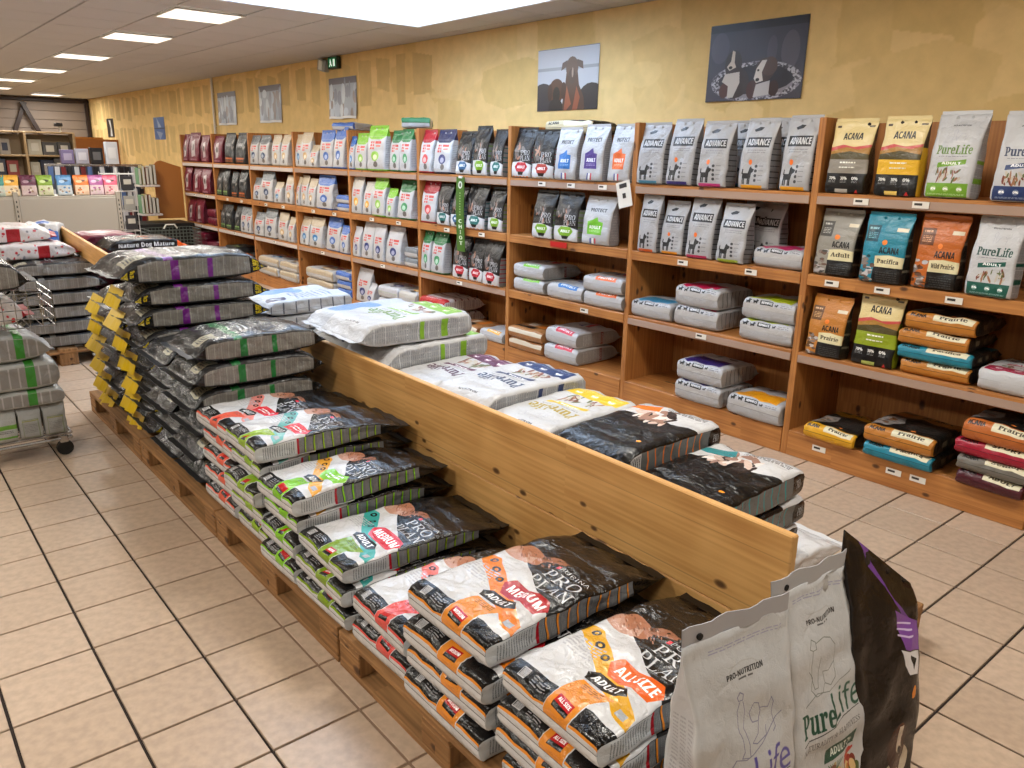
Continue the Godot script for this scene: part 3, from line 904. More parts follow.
func wood_tex(base: Color, dark: Color, seed_: int, strips: int, knots: int, contrast: float) -> ImageTexture:
	var w := 512
	var h := 256
	var a := noise_image(w, h, 0.006, seed_, 2)
	var g := FastNoiseLite.new()
	g.seed = seed_ + 5
	g.frequency = 0.05
	g.fractal_octaves = 2
	rng.seed = seed_
	var kn := []
	for i in knots: kn.append([rng.randf() * w, rng.randf() * h, rng.randf_range(4.0, 9.0)])
	var tone := []
	for i in strips: tone.append(rng.randf_range(-0.09, 0.09))
	var d := PackedByteArray()
	d.resize(w * h * 3)
	var k := 0
	for y in h:
		var s := int(float(y) * strips / h)
		var seam: float = 0.85 if strips > 1 and y % int(h / strips) == 0 else 1.0
		for x in w:
			var bend := 0.0
			var knot := 0.0
			for q in kn:
				var dx: float = (x - q[0]) * 0.55
				var dy: float = y - q[1]
				var dd: float = (dx * dx + dy * dy) / (q[2] * q[2])
				if dd < 9.0:
					bend += 7.0 * exp(-dd) * signf(dy)
					knot = maxf(knot, clampf(1.15 - dd, 0.0, 1.0))
			var gr := 0.5 + 0.5 * g.get_noise_2d(x * 0.06 + s * 300.0, (y + bend) * 1.9)
			var v: float = clampf(gr * contrast + (a.get_pixel(x, y).r - 0.5) * 0.35 + tone[s], 0.0, 1.0)
			var c := base.lerp(dark, v)
			c = c.lerp(Color(0.2, 0.11, 0.05), knot * 0.75)
			d[k] = int(c.r * seam * 255); d[k + 1] = int(c.g * seam * 255); d[k + 2] = int(c.b * seam * 255)
			k += 3
	var img := Image.create_from_data(w, h, false, Image.FORMAT_RGB8, d)
	img.generate_mipmaps()
	return ImageTexture.create_from_image(img)

func wood(key: String) -> StandardMaterial3D:
	if mats.has(key): return mats[key]
	var m := StandardMaterial3D.new()
	match key:
		"pine": m.albedo_texture = wood_tex(Color(0.76, 0.52, 0.28), Color(0.55, 0.33, 0.15), 3, 4, 9, 0.75); m.roughness = 0.5
		"honey": m.albedo_texture = wood_tex(Color(0.88, 0.69, 0.43), Color(0.7, 0.49, 0.25), 8, 3, 9, 0.7); m.roughness = 0.5
		"pallet": m.albedo_texture = wood_tex(Color(0.68, 0.5, 0.31), Color(0.42, 0.29, 0.16), 14, 1, 5, 0.9); m.roughness = 0.8
	m.uv1_scale = Vector3(0.9, 1.8, 1)
	mats[key] = m
	return m

func tex_of(img: Image) -> ImageTexture:
	img.generate_mipmaps()
	return ImageTexture.create_from_image(img)

func wall_tex() -> ImageTexture:
	# dry plaster: ochre skim coat with trowelled patches and joints, 26 m by 2.9 m
	var b := Color(0.95, 0.82, 0.56)
	canvas(2048, 256, b)
	rng.seed = 77
	for i in 900:
		var u := rng.randf()
		var v := rng.randf()
		var s := rng.randf_range(-0.035, 0.03)
		var w := rng.randf_range(0.003, 0.02)
		var h := rng.randf_range(0.03, 0.2)
		var c := Color(b.r + s, b.g + s * 1.05, b.b + s * 1.2)
		var pts := []
		for k in 10:
			var t := TAU * k / 10.0
			var q := 1.0 / maxf(absf(cos(t)), absf(sin(t)))
			pts.append([u + cos(t) * w * q * rng.randf_range(0.8, 1.1), v + sin(t) * h * q * rng.randf_range(0.8, 1.1)])
		poly(pts, c)
	# the older, far part of the wall: rows of grey-ochre trowel strokes
	var far := (22.0 - 13.66) / 26.0
	for r in [[0.03, 0.16], [0.24, 0.2], [0.5, 0.2]]:
		var u2 := 0.0
		while u2 < 0.56:
			var w2 := rng.randf_range(0.006, 0.016)
			if u2 < far or r[0] < 0.1:
				var s2 := rng.randf_range(-0.02, 0.02)
				var hh: float = r[1] * rng.randf_range(0.8, 1.15)
				var tone := Color(0.86 + s2, 0.735 + s2, 0.49 + s2)
				poly([[u2, r[0]], [u2 + w2, r[0] + rng.randf_range(-0.02, 0.02)], [u2 + w2 * 0.96, r[0] + hh], [u2 + 0.0006, r[0] + hh * rng.randf_range(0.85, 1.05)]], tone)
			u2 += w2 + rng.randf_range(0.002, 0.008)
	# hairline cracks
	for q in [[0.735, 0.3], [0.79, 0.35], [0.655, 0.5]]:
		var p := [[q[0], q[1]]]
		for k in 9: p.append([p[-1][0] + rng.randf_range(-0.002, 0.003), p[-1][1] + 0.035])
		line(p, 0.0004, Color(0.78, 0.66, 0.42))
	return tex_of(im)

# ------------------------------------------------------------------ photograph pixels to metres
const F := 786.11
const EYE := Vector3(0, 1.76, 0)
var cam_basis: Basis

# x of a point at height y and depth z that falls on picture column u
func ux(u: float, y: float, z: float) -> float:
	var inv := cam_basis.inverse()
	var a := inv * Vector3(1, 0, 0)
	var b := inv * (Vector3(0, y, z) - EYE)
	var k := (u - 512.0) / F
	return -(b.x + k * b.z) / (a.x + k * a.z)

# ------------------------------------------------------------------ sacks
const BIGROWS := 30
# a sack lying on its back; foot end towards +z unless turned
func lying(key: String, kind: String, called: String, label: String, group: String, at: Vector3, L: float, W: float, T: float, turn := 0.0, fin := true, variant := 0, rough := 0.3, bump := 0.5, amp := 0.006) -> Node3D:
	var o := thing(called, label, "sack" if W > 0.34 and L > 0.5 else "bag", at, turn, group)
	part("body", bag_mesh(kind, L, W, T, variant, amp, BIGROWS if L > 0.55 else 18), bag_mat(key, rough, bump), o)
	if fin:
		part("seal", fin_mesh(W * 0.98, 0.035 if L > 0.5 else 0.02, 0.003, variant), mat("fin" + key, print_of(key)[3], 0.4), o, Vector3(0, T * 0.35, -L * 0.5 + 0.006))
	return o

const CL := 0.36
const CW := 0.24
const CT := 0.11
func standing(key: String, label: String, group: String, at: Vector3, W: float, H: float, T: float, turn: float, variant := 0, lean := 0.05) -> Node3D:
	var o := thing("food_bag", label, "bag", at, turn, group)
	var s := Vector3(W / CW, T / CT, H / CL)
	var frame := Basis(Vector3.RIGHT, -lean)
	var hold := part("body", bag_mesh("stand", CL, CW, CT, variant, 0.009, 16, false), bag_mat(key, 0.34, 0.6), o)
	hold.transform = Transform3D(frame * Basis(Vector3.RIGHT, PI / 2).scaled_local(s), frame * Vector3(0, H * 0.5, -T * 0.5))
	var fn := part("seal", fin_mesh(0.24, 0.02, 0.004, variant), mat("fin" + key, print_of(key)[3], 0.4), o)
	fn.transform = Transform3D(frame * Basis(Vector3.RIGHT, PI / 2).scaled_local(Vector3(W / 0.24, 1, 1)), frame * Vector3(0, H - 0.004, 0))
	return o

# ------------------------------------------------------------------ the shop
func _ready() -> void:
	rng.seed = 5
	# camera
	cam_basis = Basis.from_euler(Vector3(-0.281722, 0.873684, 0.018295), EULER_ORDER_YXZ)
	var cam := Camera3D.new()
	cam.name = "camera"
	cam.fov = rad_to_deg(2.0 * atan(384.0 / F))
	cam.transform = Transform3D(cam_basis, EYE)
	cam.current = true
	add_child(cam)
	# sky seen through the roof light, exposure
	var env := Environment.new()
	var sky := Sky.new()
	var sm := ProceduralSkyMaterial.new()
	sm.sky_top_color = Color(0.72, 0.8, 0.9)
	sm.sky_horizon_color = Color(0.86, 0.89, 0.93)
	sm.ground_horizon_color = Color(0.6, 0.6, 0.6)
	sm.ground_bottom_color = Color(0.4, 0.4, 0.4)
	sm.sky_energy_multiplier = SKY_E
	sky.sky_material = sm
	env.background_mode = Environment.BG_SKY
	env.sky = sky
	env.tonemap_mode = Environment.TONE_MAPPER_LINEAR
	env.tonemap_exposure = EXPO
	env.sdfgi_enabled = true
	env.ssao_enabled = true
	env.ssil_enabled = true
	var we := WorldEnvironment.new()
	we.name = "world_environment"
	we.environment = env
	add_child(we)
	for f in [["Droid Sans", 400], ["Droid Sans", 700], ["Droid Serif", 400], ["Droid Serif", 700]]:
		var sf := SystemFont.new()
		sf.font_names = PackedStringArray([f[0]])
		sf.font_weight = f[1]
		fonts.append(sf)
	var wn := FastNoiseLite.new()
	wn.seed = 21
	wn.frequency = 0.009
	wn.fractal_type = FastNoiseLite.FRACTAL_RIDGED
	wn.fractal_octaves = 3
	wn.fractal_gain = 0.42
	wn.domain_warp_enabled = true
	wn.domain_warp_amplitude = 30.0
	var wim := wn.get_seamless_image(512, 512)
	wim.bump_map_to_normal_map(7.0)
	wrinkle = tex_of(wim)
	lamps()
	room()
	floor_and_ceiling()
	wall_things()
	shelving()
	shelf_goods()
	pallets()
	front_row()
	back_row()
	upright_sacks()
	trolley()
	far_pallet()
	far_corner()
	for fam in sheets:
		for sh in sheets[fam]:
			var t := ImageTexture.create_from_image(sh[0])
			for m in sh[1]: m.albedo_texture = t

const SKY_E := 3.2
const EXPO := 1.0
const LAMP_E := 4.6
const ZW := -4.93     # face of the shelf wall
const HC := 2.9       # ceiling
const X0 := -22.0
const X1 := 3.0
const Z1 := 4.0

func lamps() -> void:
	var spots := []
	for x in [-7.55, -9.45, -11.93, -14.43, -16.93, -19.4]: spots.append([x, -2.67, "ceiling row running past the roof light"])
	spots.append([-20.9, -3.87, "wall corner"])
	for x in [-2.6, -0.1]: spots.append([x, -2.67, ""])
	for x in [-19.4, -16.93, -14.43, -11.93, -9.45, -7.55, -5.05, -2.55, -0.05]: spots.append([x, 0.93, ""])
	var st := newst()
	for q in [[0.6, 0.02, 0, -0.29], [0.6, 0.02, 0, 0.29]]:
		add_box(st, Vector3(0.6, 0.012, 0.02), Vector3(0, 0, q[3]), 0.002)
		add_box(st, Vector3(0.02, 0.012, 0.56), Vector3(q[3], 0, 0), 0.002)
	var frame := st.commit()
	var glow := StandardMaterial3D.new()
	glow.albedo_color = Color(1, 1, 1)
	glow.emission_enabled = true
	glow.emission = Color(1, 0.97, 0.91)
	glow.emission_energy_multiplier = 1.6
	for i in spots.size():
		var s = spots[i]
		var lab: String
		if i == 6: lab = "small lit ceiling panel near the far corner of the yellow wall"
		elif s[2]: lab = "square lit ceiling panel in the row leading from the roof light"
		else: lab = "square lit ceiling panel over the sales floor"
		var o := thing("ceiling_panel_light", lab, "ceiling light", Vector3(s[0], HC - 0.008, s[1]), 0.0, "lit square ceiling panels" if i != 6 else "")
		part("frame", frame, mat("lampframe", Color(0.9, 0.9, 0.88), 0.5), o)
		part("diffuser", box(0.56, 0.006, 0.56, 0.001), glow, o, Vector3(0, 0.001, 0))
		var l := AreaLight3D.new()
		l.name = "panel_light"
		l.area_size = Vector2(0.56, 0.56)
		l.light_color = Color(1, 0.98, 0.94)
		l.light_energy = LAMP_E
		l.area_range = 40.0
		l.area_attenuation = 2.0
		l.shadow_enabled = true
		l.rotation.x = -PI / 2
		l.position.y = -0.012
		o.add_child(l)

func room() -> void:
	var wm := StandardMaterial3D.new()
	wm.albedo_texture = wall_tex()
	wm.roughness = 0.9
	wm.detail_enabled = true
	var dn := noise_image(512, 512, 0.02, 9, 4)
	dn.convert(Image.FORMAT_RGB8)
	dn.adjust_bcs(1.0, 0.03, 1.0)
	dn.adjust_bcs(1.9, 1.0, 1.0)
	wm.detail_albedo = tex_of(dn)
	wm.detail_blend_mode = BaseMaterial3D.BLEND_MODE_MUL
	wm.detail_uv_layer = BaseMaterial3D.DETAIL_UV_2
	wm.uv2_scale = Vector3(14, 1.6, 1)
	# the plastered shelf wall: a slab with its print laid out in metres
	var st := newst()
	var y1 := HC + 0.6
	for q in [[Vector3(X0, 0, ZW), Vector3(X1, 0, ZW), Vector3(X1, HC, ZW), Vector3(X0, HC, ZW), Vector3(0, 0, 1)]]:
		for t in [[0, 1, 2], [0, 2, 3]]:
			var uv := [Vector2(0, 1), Vector2((X1 - X0) / 26.0, 1), Vector2((X1 - X0) / 26.0, 0), Vector2(0, 0)]
			var pts := [q[t[0]], q[t[1]], q[t[2]]]
			var us := [uv[t[0]], uv[t[1]], uv[t[2]]]
			if (pts[1] - pts[0]).cross(pts[2] - pts[0]).z > 0:
				pts = [pts[0], pts[2], pts[1]]; us = [us[0], us[2], us[1]]
			for k in 3:
				st.set_normal(Vector3(0, 0, 1)); st.set_uv(us[k]); st.set_uv2(us[k]); st.add_vertex(pts[k])
	struct("wall_back", st.commit(), wm)
	struct("wall_back_core", box(X1 - X0 + 0.4, y1, 0.2, 0), mat("core", Color(0.7, 0.66, 0.6), 0.9), Vector3((X0 + X1) * 0.5, y1 * 0.5, ZW - 0.102))
	# end wall of ribbed cladding
	var wl := struct("wall_left", box(0.2, y1, Z1 - ZW + 0.4, 0), mat("clad", Color(0.36, 0.32, 0.29), 0.7), Vector3(X0 - 0.12, y1 * 0.5, (Z1 + ZW) * 0.5))
	for i in 15:
		part("panel", box(0.02, 0.19, Z1 - ZW, 0.004), mat("cladpanel", Color(0.5, 0.45, 0.41), 0.6), wl, Vector3(0.105, -y1 * 0.5 + 0.1 + i * 0.2, 0))
	struct("wall_right", box(0.2, y1, Z1 - ZW + 0.4, 0), mat("plain", Color(0.75, 0.68, 0.56), 0.9), Vector3(X1 + 0.1, y1 * 0.5, (Z1 + ZW) * 0.5))
	struct("wall_front", box(X1 - X0 + 0.4, y1, 0.2, 0), mat("plain", Color(0.75, 0.68, 0.56), 0.9), Vector3((X0 + X1) * 0.5, y1 * 0.5, Z1 + 0.1))
	# brown steel bracing on the end wall
	var steel := mat("bracing", Color(0.14, 0.075, 0.065), 0.5)
	struct("trim_1", box(0.06, 0.07, Z1 - ZW, 0.004), steel, Vector3(X0 + 0.06, HC - 0.06, (Z1 + ZW) * 0.5))
	struct("trim_2", box(0.09, HC, 0.07, 0.004), steel, Vector3(X0 + 0.06, HC * 0.5, ZW + 0.06))
	struct("trim_3", box(0.05, 2.5, 0.09, 0.004), steel, Vector3(X0 + 0.07, 1.62, -3.1), Vector3(-0.4, 0, 0))
	struct("trim_4", box(0.05, 2.5, 0.09, 0.004), steel, Vector3(X0 + 0.13, 1.62, -4.0), Vector3(0.4, 0, 0))

# skylight opening in the ceiling
const SK := Rect2(-6.68, -4.375, 2.5, 2.4)

func floor_and_ceiling() -> void:
	# floor: mortar bed with tiles laid on it
	var f := struct("floor", box(X1 - X0, 0.2, Z1 - ZW, 0), mat("grout", Color(0.17, 0.13, 0.11), 0.9), Vector3((X0 + X1) * 0.5, -0.108, (Z1 + ZW) * 0.5))
	var fo := f.position
	var tm := []
	var ti := noise_image(256, 256, 0.03, 31, 4)
	ti.convert(Image.FORMAT_RGB8)
	ti.adjust_bcs(1.0, 0.06, 1.0)
	ti.adjust_bcs(1.9, 1.0, 1.0)
	var tt := tex_of(ti)
	for c in [Color(0.77, 0.675, 0.585), Color(0.755, 0.66, 0.57), Color(0.785, 0.69, 0.6)]:
		tm.append(mat("tile%d" % tm.size(), c, 0.33, 0.0, tt, 2.6))
	var tile := [box(0.29, 0.014, 0.29, 0.0015, 1), box(0.29, 0.014, 0.29, 0.0015, 2), box(0.29, 0.014, 0.29, 0.0015, 3)]
	var near := []
	var rest := newst()
	var inv := cam_basis.inverse()
	var nx := int((X1 - X0) / 0.3)
	for i in nx + 1:
		for j in 31:
			var p := Vector3(-1.986 - 0.15 + 0.3 * (i - 67), -0.0055, -0.735 - 0.15 + 0.3 * (j - 13))
			if p.x < X0 + 0.14 or p.x > X1 - 0.14 or p.z < ZW + 0.14 or p.z > Z1 - 0.14: continue
			var q := inv * (p - EYE)
			var seen := q.z < -0.3 and absf(q.x / q.z) * F < 560 and absf(q.y / q.z) * F < 430
			# under the pallets, shelves and piles nothing of a tile shows
			if p.z < -1.3 and p.z > -2.75 and p.x < -1.2 and p.x > -5.7: seen = false
			if p.z < -4.4: seen = false
			if seen: near.append([-q.z, p])
			else: add_box(rest, Vector3(0.29, 0.014, 0.29), p - fo, 0.003)
	near.sort_custom(func(a, b): return a[0] < b[0])
	for i in near.size():
		if i < 300: part("tile", tile[rng.randi() % 3], tm[rng.randi() % 3], f, near[i][1] - fo)
		else: add_box(rest, Vector3(0.29, 0.014, 0.29), near[i][1] - fo, 0.003)
	var r := part("tiles_beyond", rest.commit(), tm[0], f)
	r.set_meta("kind", "stuff")
	# pale filler in the joints of the tile row along the pallets
	part("pale_joint_filler", box(5.6, 0.011, 0.19, 0.0), mat("filler", Color(0.52, 0.42, 0.34), 0.7), f, Vector3(-3.2, -0.0085, -1.02) - fo)
	# ceiling: grid of tiles with a roof light cut out
	var ct := mat("ceil", Color(0.78, 0.78, 0.79), 0.95)
	var cr := newst()
	var y := HC + 0.06
	var mid := Vector3((X0 + X1) * 0.5, 0, (Z1 + ZW) * 0.5)
	var ys := SK.position.y
	var ye := SK.end.y
	for q in [[X0 - 0.2, SK.position.x - 0.03, ZW - 0.2, Z1 + 0.2], [SK.end.x + 0.03, X1 + 0.2, ZW - 0.2, Z1 + 0.2], [SK.position.x - 0.03, SK.end.x + 0.03, ZW - 0.2, ys - 0.03], [SK.position.x - 0.03, SK.end.x + 0.03, ye + 0.03, Z1 + 0.2]]:
		add_box(cr, Vector3(q[1] - q[0], 0.08, q[3] - q[2]), Vector3((q[0] + q[1]) * 0.5, y, (q[2] + q[3]) * 0.5), 0.0)
	var c := struct("ceiling", cr.commit(), mat("ceilgrid", Color(0.42, 0.39, 0.36), 0.9))
	var far := newst()
	var gx := 0.625
	var gz := 0.6
	for i in range(-25, 17):
		for j in range(-4, 12):
			var px := -7.55 + gx * i
			var pz := -2.67 + gz * j
			var a := Vector2(px - gx * 0.5 + 0.008, pz - gz * 0.5 + 0.008)
			var b := Vector2(px + gx * 0.5 - 0.008, pz + gz * 0.5 - 0.008)
			a = Vector2(maxf(a.x, X0), maxf(a.y, ZW)); b = Vector2(minf(b.x, X1), minf(b.y, Z1))
			if b.x - a.x < 0.03 or b.y - a.y < 0.03: continue
			var rr := Rect2(a, b - a)
			# pieces of the tile that lie outside the roof light
			var hole := SK.grow(0.02)
			var pieces := [rr]
			if rr.intersects(hole):
				pieces = []
				for q in [Rect2(rr.position.x, rr.position.y, rr.size.x, hole.position.y - rr.position.y), Rect2(rr.position.x, hole.end.y, rr.size.x, rr.end.y - hole.end.y)]:
					if q.size.y > 0.02: pieces.append(q)
				var y0 := maxf(rr.position.y, hole.position.y)
				var y2 := minf(rr.end.y, hole.end.y)
				for q in [Rect2(rr.position.x, y0, hole.position.x - rr.position.x, y2 - y0), Rect2(hole.end.x, y0, rr.end.x - hole.end.x, y2 - y0)]:
					if q.size.x > 0.02 and q.size.y > 0.02: pieces.append(q)
			var lamp := false
			for l in get_children():
				if l.name.begins_with("ceiling_panel") and absf(l.position.x - rr.get_center().x) < 0.3 and absf(l.position.z - rr.get_center().y) < 0.3: lamp = true
			if lamp: continue
			for q in pieces:
				var m := Vector3(q.get_center().x, HC + 0.012, q.get_center().y)
				var sz := Vector3(q.size.x, 0.02, q.size.y)
				if px > -14.5 and px < -5.0 and pz < 0.2: part("ceiling_tile", box(sz.x, sz.y, sz.z, 0.004), ct, c, m)
				else: add_box(far, sz, m, 0.004)
	part("tiles_beyond", far.commit(), ct, c).set_meta("kind", "stuff")
	# roof light: white lined shaft with a glazed top
	var wh := mat("shaft", Color(0.9, 0.91, 0.92), 0.6)
	var sh := thing("roof_light", "white lined rectangular roof light shaft in the ceiling", "skylight", Vector3(SK.get_center().x, HC, SK.get_center().y))
	for s in [-1.0, 1.0]:
		part("lining", box(0.03, 0.75, SK.size.y + 0.03, 0.002), wh, sh, Vector3(s * (SK.size.x * 0.5 + 0.015), 0.373, 0))
		part("lining", box(SK.size.x + 0.03, 0.75, 0.03, 0.002), wh, sh, Vector3(0, 0.373, s * (SK.size.y * 0.5 + 0.015)))
	var pane := StandardMaterial3D.new()
	pane.albedo_color = Color(0.95, 0.97, 1, 0.12)
	pane.transparency = BaseMaterial3D.TRANSPARENCY_ALPHA
	pane.roughness = 0.05
	part("pane", box(SK.size.x + 0.06, 0.006, SK.size.y + 0.06, 0.0), pane, sh, Vector3(0, 0.755, 0))

# ------------------------------------------------------------------ pictures and fittings on the wall
func poster_paint(k: String) -> ImageTexture:
	match k:
		"boxers":
			canvas(384, 256, Color(0.74, 0.76, 0.79))
			rc(0, 0.3, 1, 0.05, Color(0.6, 0.62, 0.65))
			el(0.1, 0.9, 0.24, 0.36, Color(0.17, 0.16, 0.19)); el(0.9, 0.86, 0.22, 0.28, Color(0.15, 0.14, 0.16))
			poly([[0.42, 1], [0.47, 0.62], [0.5, 0.3], [0.66, 0.3], [0.7, 0.6], [0.78, 0.8], [0.8, 1]], Color(0.3, 0.2, 0.16))
			poly([[0.5, 0.6], [0.58, 0.9], [0.5, 1], [0.46, 1]], Color(0.58, 0.32, 0.22)); poly([[0.66, 0.62], [0.72, 0.8], [0.68, 1], [0.6, 1]], Color(0.56, 0.3, 0.2))
			el(0.58, 0.32, 0.1, 0.17, Color(0.36, 0.27, 0.23)); el(0.58, 0.46, 0.06, 0.12, Color(0.28, 0.2, 0.18))
			poly([[0.5, 0.2], [0.42, 0.24], [0.4, 0.36], [0.5, 0.3]], Color(0.33, 0.26, 0.24)); poly([[0.66, 0.2], [0.75, 0.24], [0.76, 0.36], [0.66, 0.3]], Color(0.33, 0.26, 0.24))
			el(0.59, 0.4, 0.015, 0.08, Color(0.6, 0.52, 0.48))
			el(0.33, 0.68, 0.13, 0.2, Color(0.3, 0.17, 0.11)); el(0.33, 0.74, 0.06, 0.13, Color(0.08, 0.06, 0.06)); el(0.32, 0.94, 0.12, 0.14, Color(0.1, 0.09, 0.1))
			el(0.22, 0.7, 0.04, 0.14, Color(0.22, 0.12, 0.09)); el(0.45, 0.68, 0.04, 0.14, Color(0.24, 0.13, 0.1))
			rc(0, 0, 1, 0.01, Color(0.55, 0.56, 0.6))
		"collies":
			canvas(384, 256, Color(0.24, 0.23, 0.27))
			rng.seed = 4
			el(0.85, 0.4, 0.09, 0.24, Color(0.33, 0.32, 0.36)); el(0.12, 0.3, 0.1, 0.2, Color(0.3, 0.29, 0.34)); el(0.67, 0.38, 0.05, 0.18, Color(0.3, 0.29, 0.33))
			rc(0, 0, 1, 0.1, Color(0.14, 0.13, 0.16))
			el(0.52, 0.76, 0.47, 0.26, Color(0.55, 0.54, 0.57)); el(0.52, 0.72, 0.4, 0.2, Color(0.16, 0.15, 0.18))
			for i in 420:
				var t := rng.randf() * TAU
				var q := rng.randf_range(0.86, 1.0)
				el(0.52 + cos(t) * 0.46 * q, 0.76 + sin(t) * 0.25 * q, 0.012, 0.012, [Color(0.72, 0.71, 0.74), Color(0.28, 0.27, 0.3)][i % 2])
			el(0.28, 0.52, 0.09, 0.18, Color(0.2, 0.17, 0.17)); el(0.32, 0.76, 0.14, 0.2, Color(0.2, 0.16, 0.15)); el(0.2, 0.86, 0.05, 0.1, Color(0.3, 0.16, 0.13))
			poly([[0.26, 0.34], [0.29, 0.36], [0.29, 0.5], [0.31, 0.56], [0.24, 0.6], [0.21, 0.55], [0.25, 0.48]], Color(0.8, 0.77, 0.72))
			el(0.25, 0.56, 0.02, 0.02, Color(0.1, 0.09, 0.09)); poly([[0.2, 0.64], [0.35, 0.62], [0.36, 0.76], [0.3, 0.95], [0.24, 0.95], [0.24, 0.8], [0.17, 0.74]], Color(0.78, 0.76, 0.73))
			el(0.62, 0.62, 0.1, 0.15, Color(0.27, 0.2, 0.18)); el(0.66, 0.58, 0.08, 0.12, Color(0.32, 0.24, 0.21)); el(0.5, 0.86, 0.06, 0.12, Color(0.26, 0.12, 0.09)); el(0.72, 0.86, 0.05, 0.1, Color(0.22, 0.13, 0.11))
			poly([[0.58, 0.5], [0.63, 0.5], [0.59, 0.65], [0.61, 0.76], [0.54, 0.78], [0.51, 0.72], [0.53, 0.6]], Color(0.84, 0.82, 0.8))
			el(0.55, 0.74, 0.02, 0.022, Color(0.1, 0.09, 0.09)); el(0.55, 0.62, 0.012, 0.014, Color(0.1, 0.09, 0.09))
			poly([[0.54, 0.8], [0.68, 0.76], [0.68, 0.94], [0.52, 0.96]], Color(0.75, 0.74, 0.74))
		"pale_a", "pale_b", "pale_c":
			canvas(192, 128, Color(0.56, 0.59, 0.64))
			rng.seed = hash(k)
			rc(0, 0, 1, 0.16, Color(0.32, 0.28, 0.32))
			for i in 26: el(rng.randf(), rng.randf_range(0.2, 0.95), rng.randf_range(0.03, 0.1), rng.randf_range(0.1, 0.25), [Color(0.66, 0.7, 0.76), Color(0.45, 0.46, 0.52), Color(0.74, 0.77, 0.8), Color(0.5, 0.44, 0.42)][i % 4])
			rc(0, 0.94, 1, 0.06, Color(0.84, 0.84, 0.84))
		"blue":
			canvas(64, 64, Color(0.3, 0.43, 0.66))
			rc(0, 0.48, 1, 0.04, Color(0.12, 0.15, 0.25)); poly([[0.3, 0], [0.7, 0.45], [0.4, 0.45]], Color(0.6, 0.68, 0.8)); poly([[0.2, 0.6], [0.8, 0.7], [0.5, 1]], Color(0.55, 0.62, 0.75))
		"dark":
			canvas(64, 64, Color(0.08, 0.07, 0.07))
			poly([[0.3, 0.05], [0.6, 0.1], [0.75, 0.95], [0.4, 0.95], [0.5, 0.5]], Color(0.82, 0.82, 0.8))
	return tex_of(im)

func poster(k: String, called: String, label: String, x0: float, x1: float, y0: float, y1: float, curl: float) -> void:
	var o := thing(called, label, "poster", Vector3((x0 + x1) * 0.5, y0, ZW))
	var st := newst()
	var n := 10
	var w := x1 - x0
	var h := y1 - y0
	for i in n:
		for j in 4:
			var q := []
			for c in [[0, 0], [1, 0], [1, 1], [0, 1]]:
				var u := float(i + c[0]) / n
				var v := float(j + c[1]) / 4
				q.append([Vector3((u - 0.5) * w, (1 - v) * h + curl * 0.4 * sin(u * 11.0) * v * v * 0.4, 0.006 + curl * (0.5 + 0.5 * sin(u * 13.0)) * v * v), Vector2(u, v)])
			for t in [[0, 1, 2], [0, 2, 3]]:
				tri(st, q[t[0]][0], q[t[1]][0], q[t[2]][0], Vector3(0, 0, 1), q[t[0]][1], q[t[1]][1], q[t[2]][1])
				tri(st, q[t[0]][0] - Vector3(0, 0, 0.002), q[t[1]][0] - Vector3(0, 0, 0.002), q[t[2]][0] - Vector3(0, 0, 0.002), Vector3(0, 0, -1), q[t[0]][1], q[t[1]][1], q[t[2]][1])
	st.generate_normals()
	var m := StandardMaterial3D.new()
	m.albedo_texture = poster_paint(k)
	m.roughness = 0.3
	part("sheet", st.commit(), m, o)

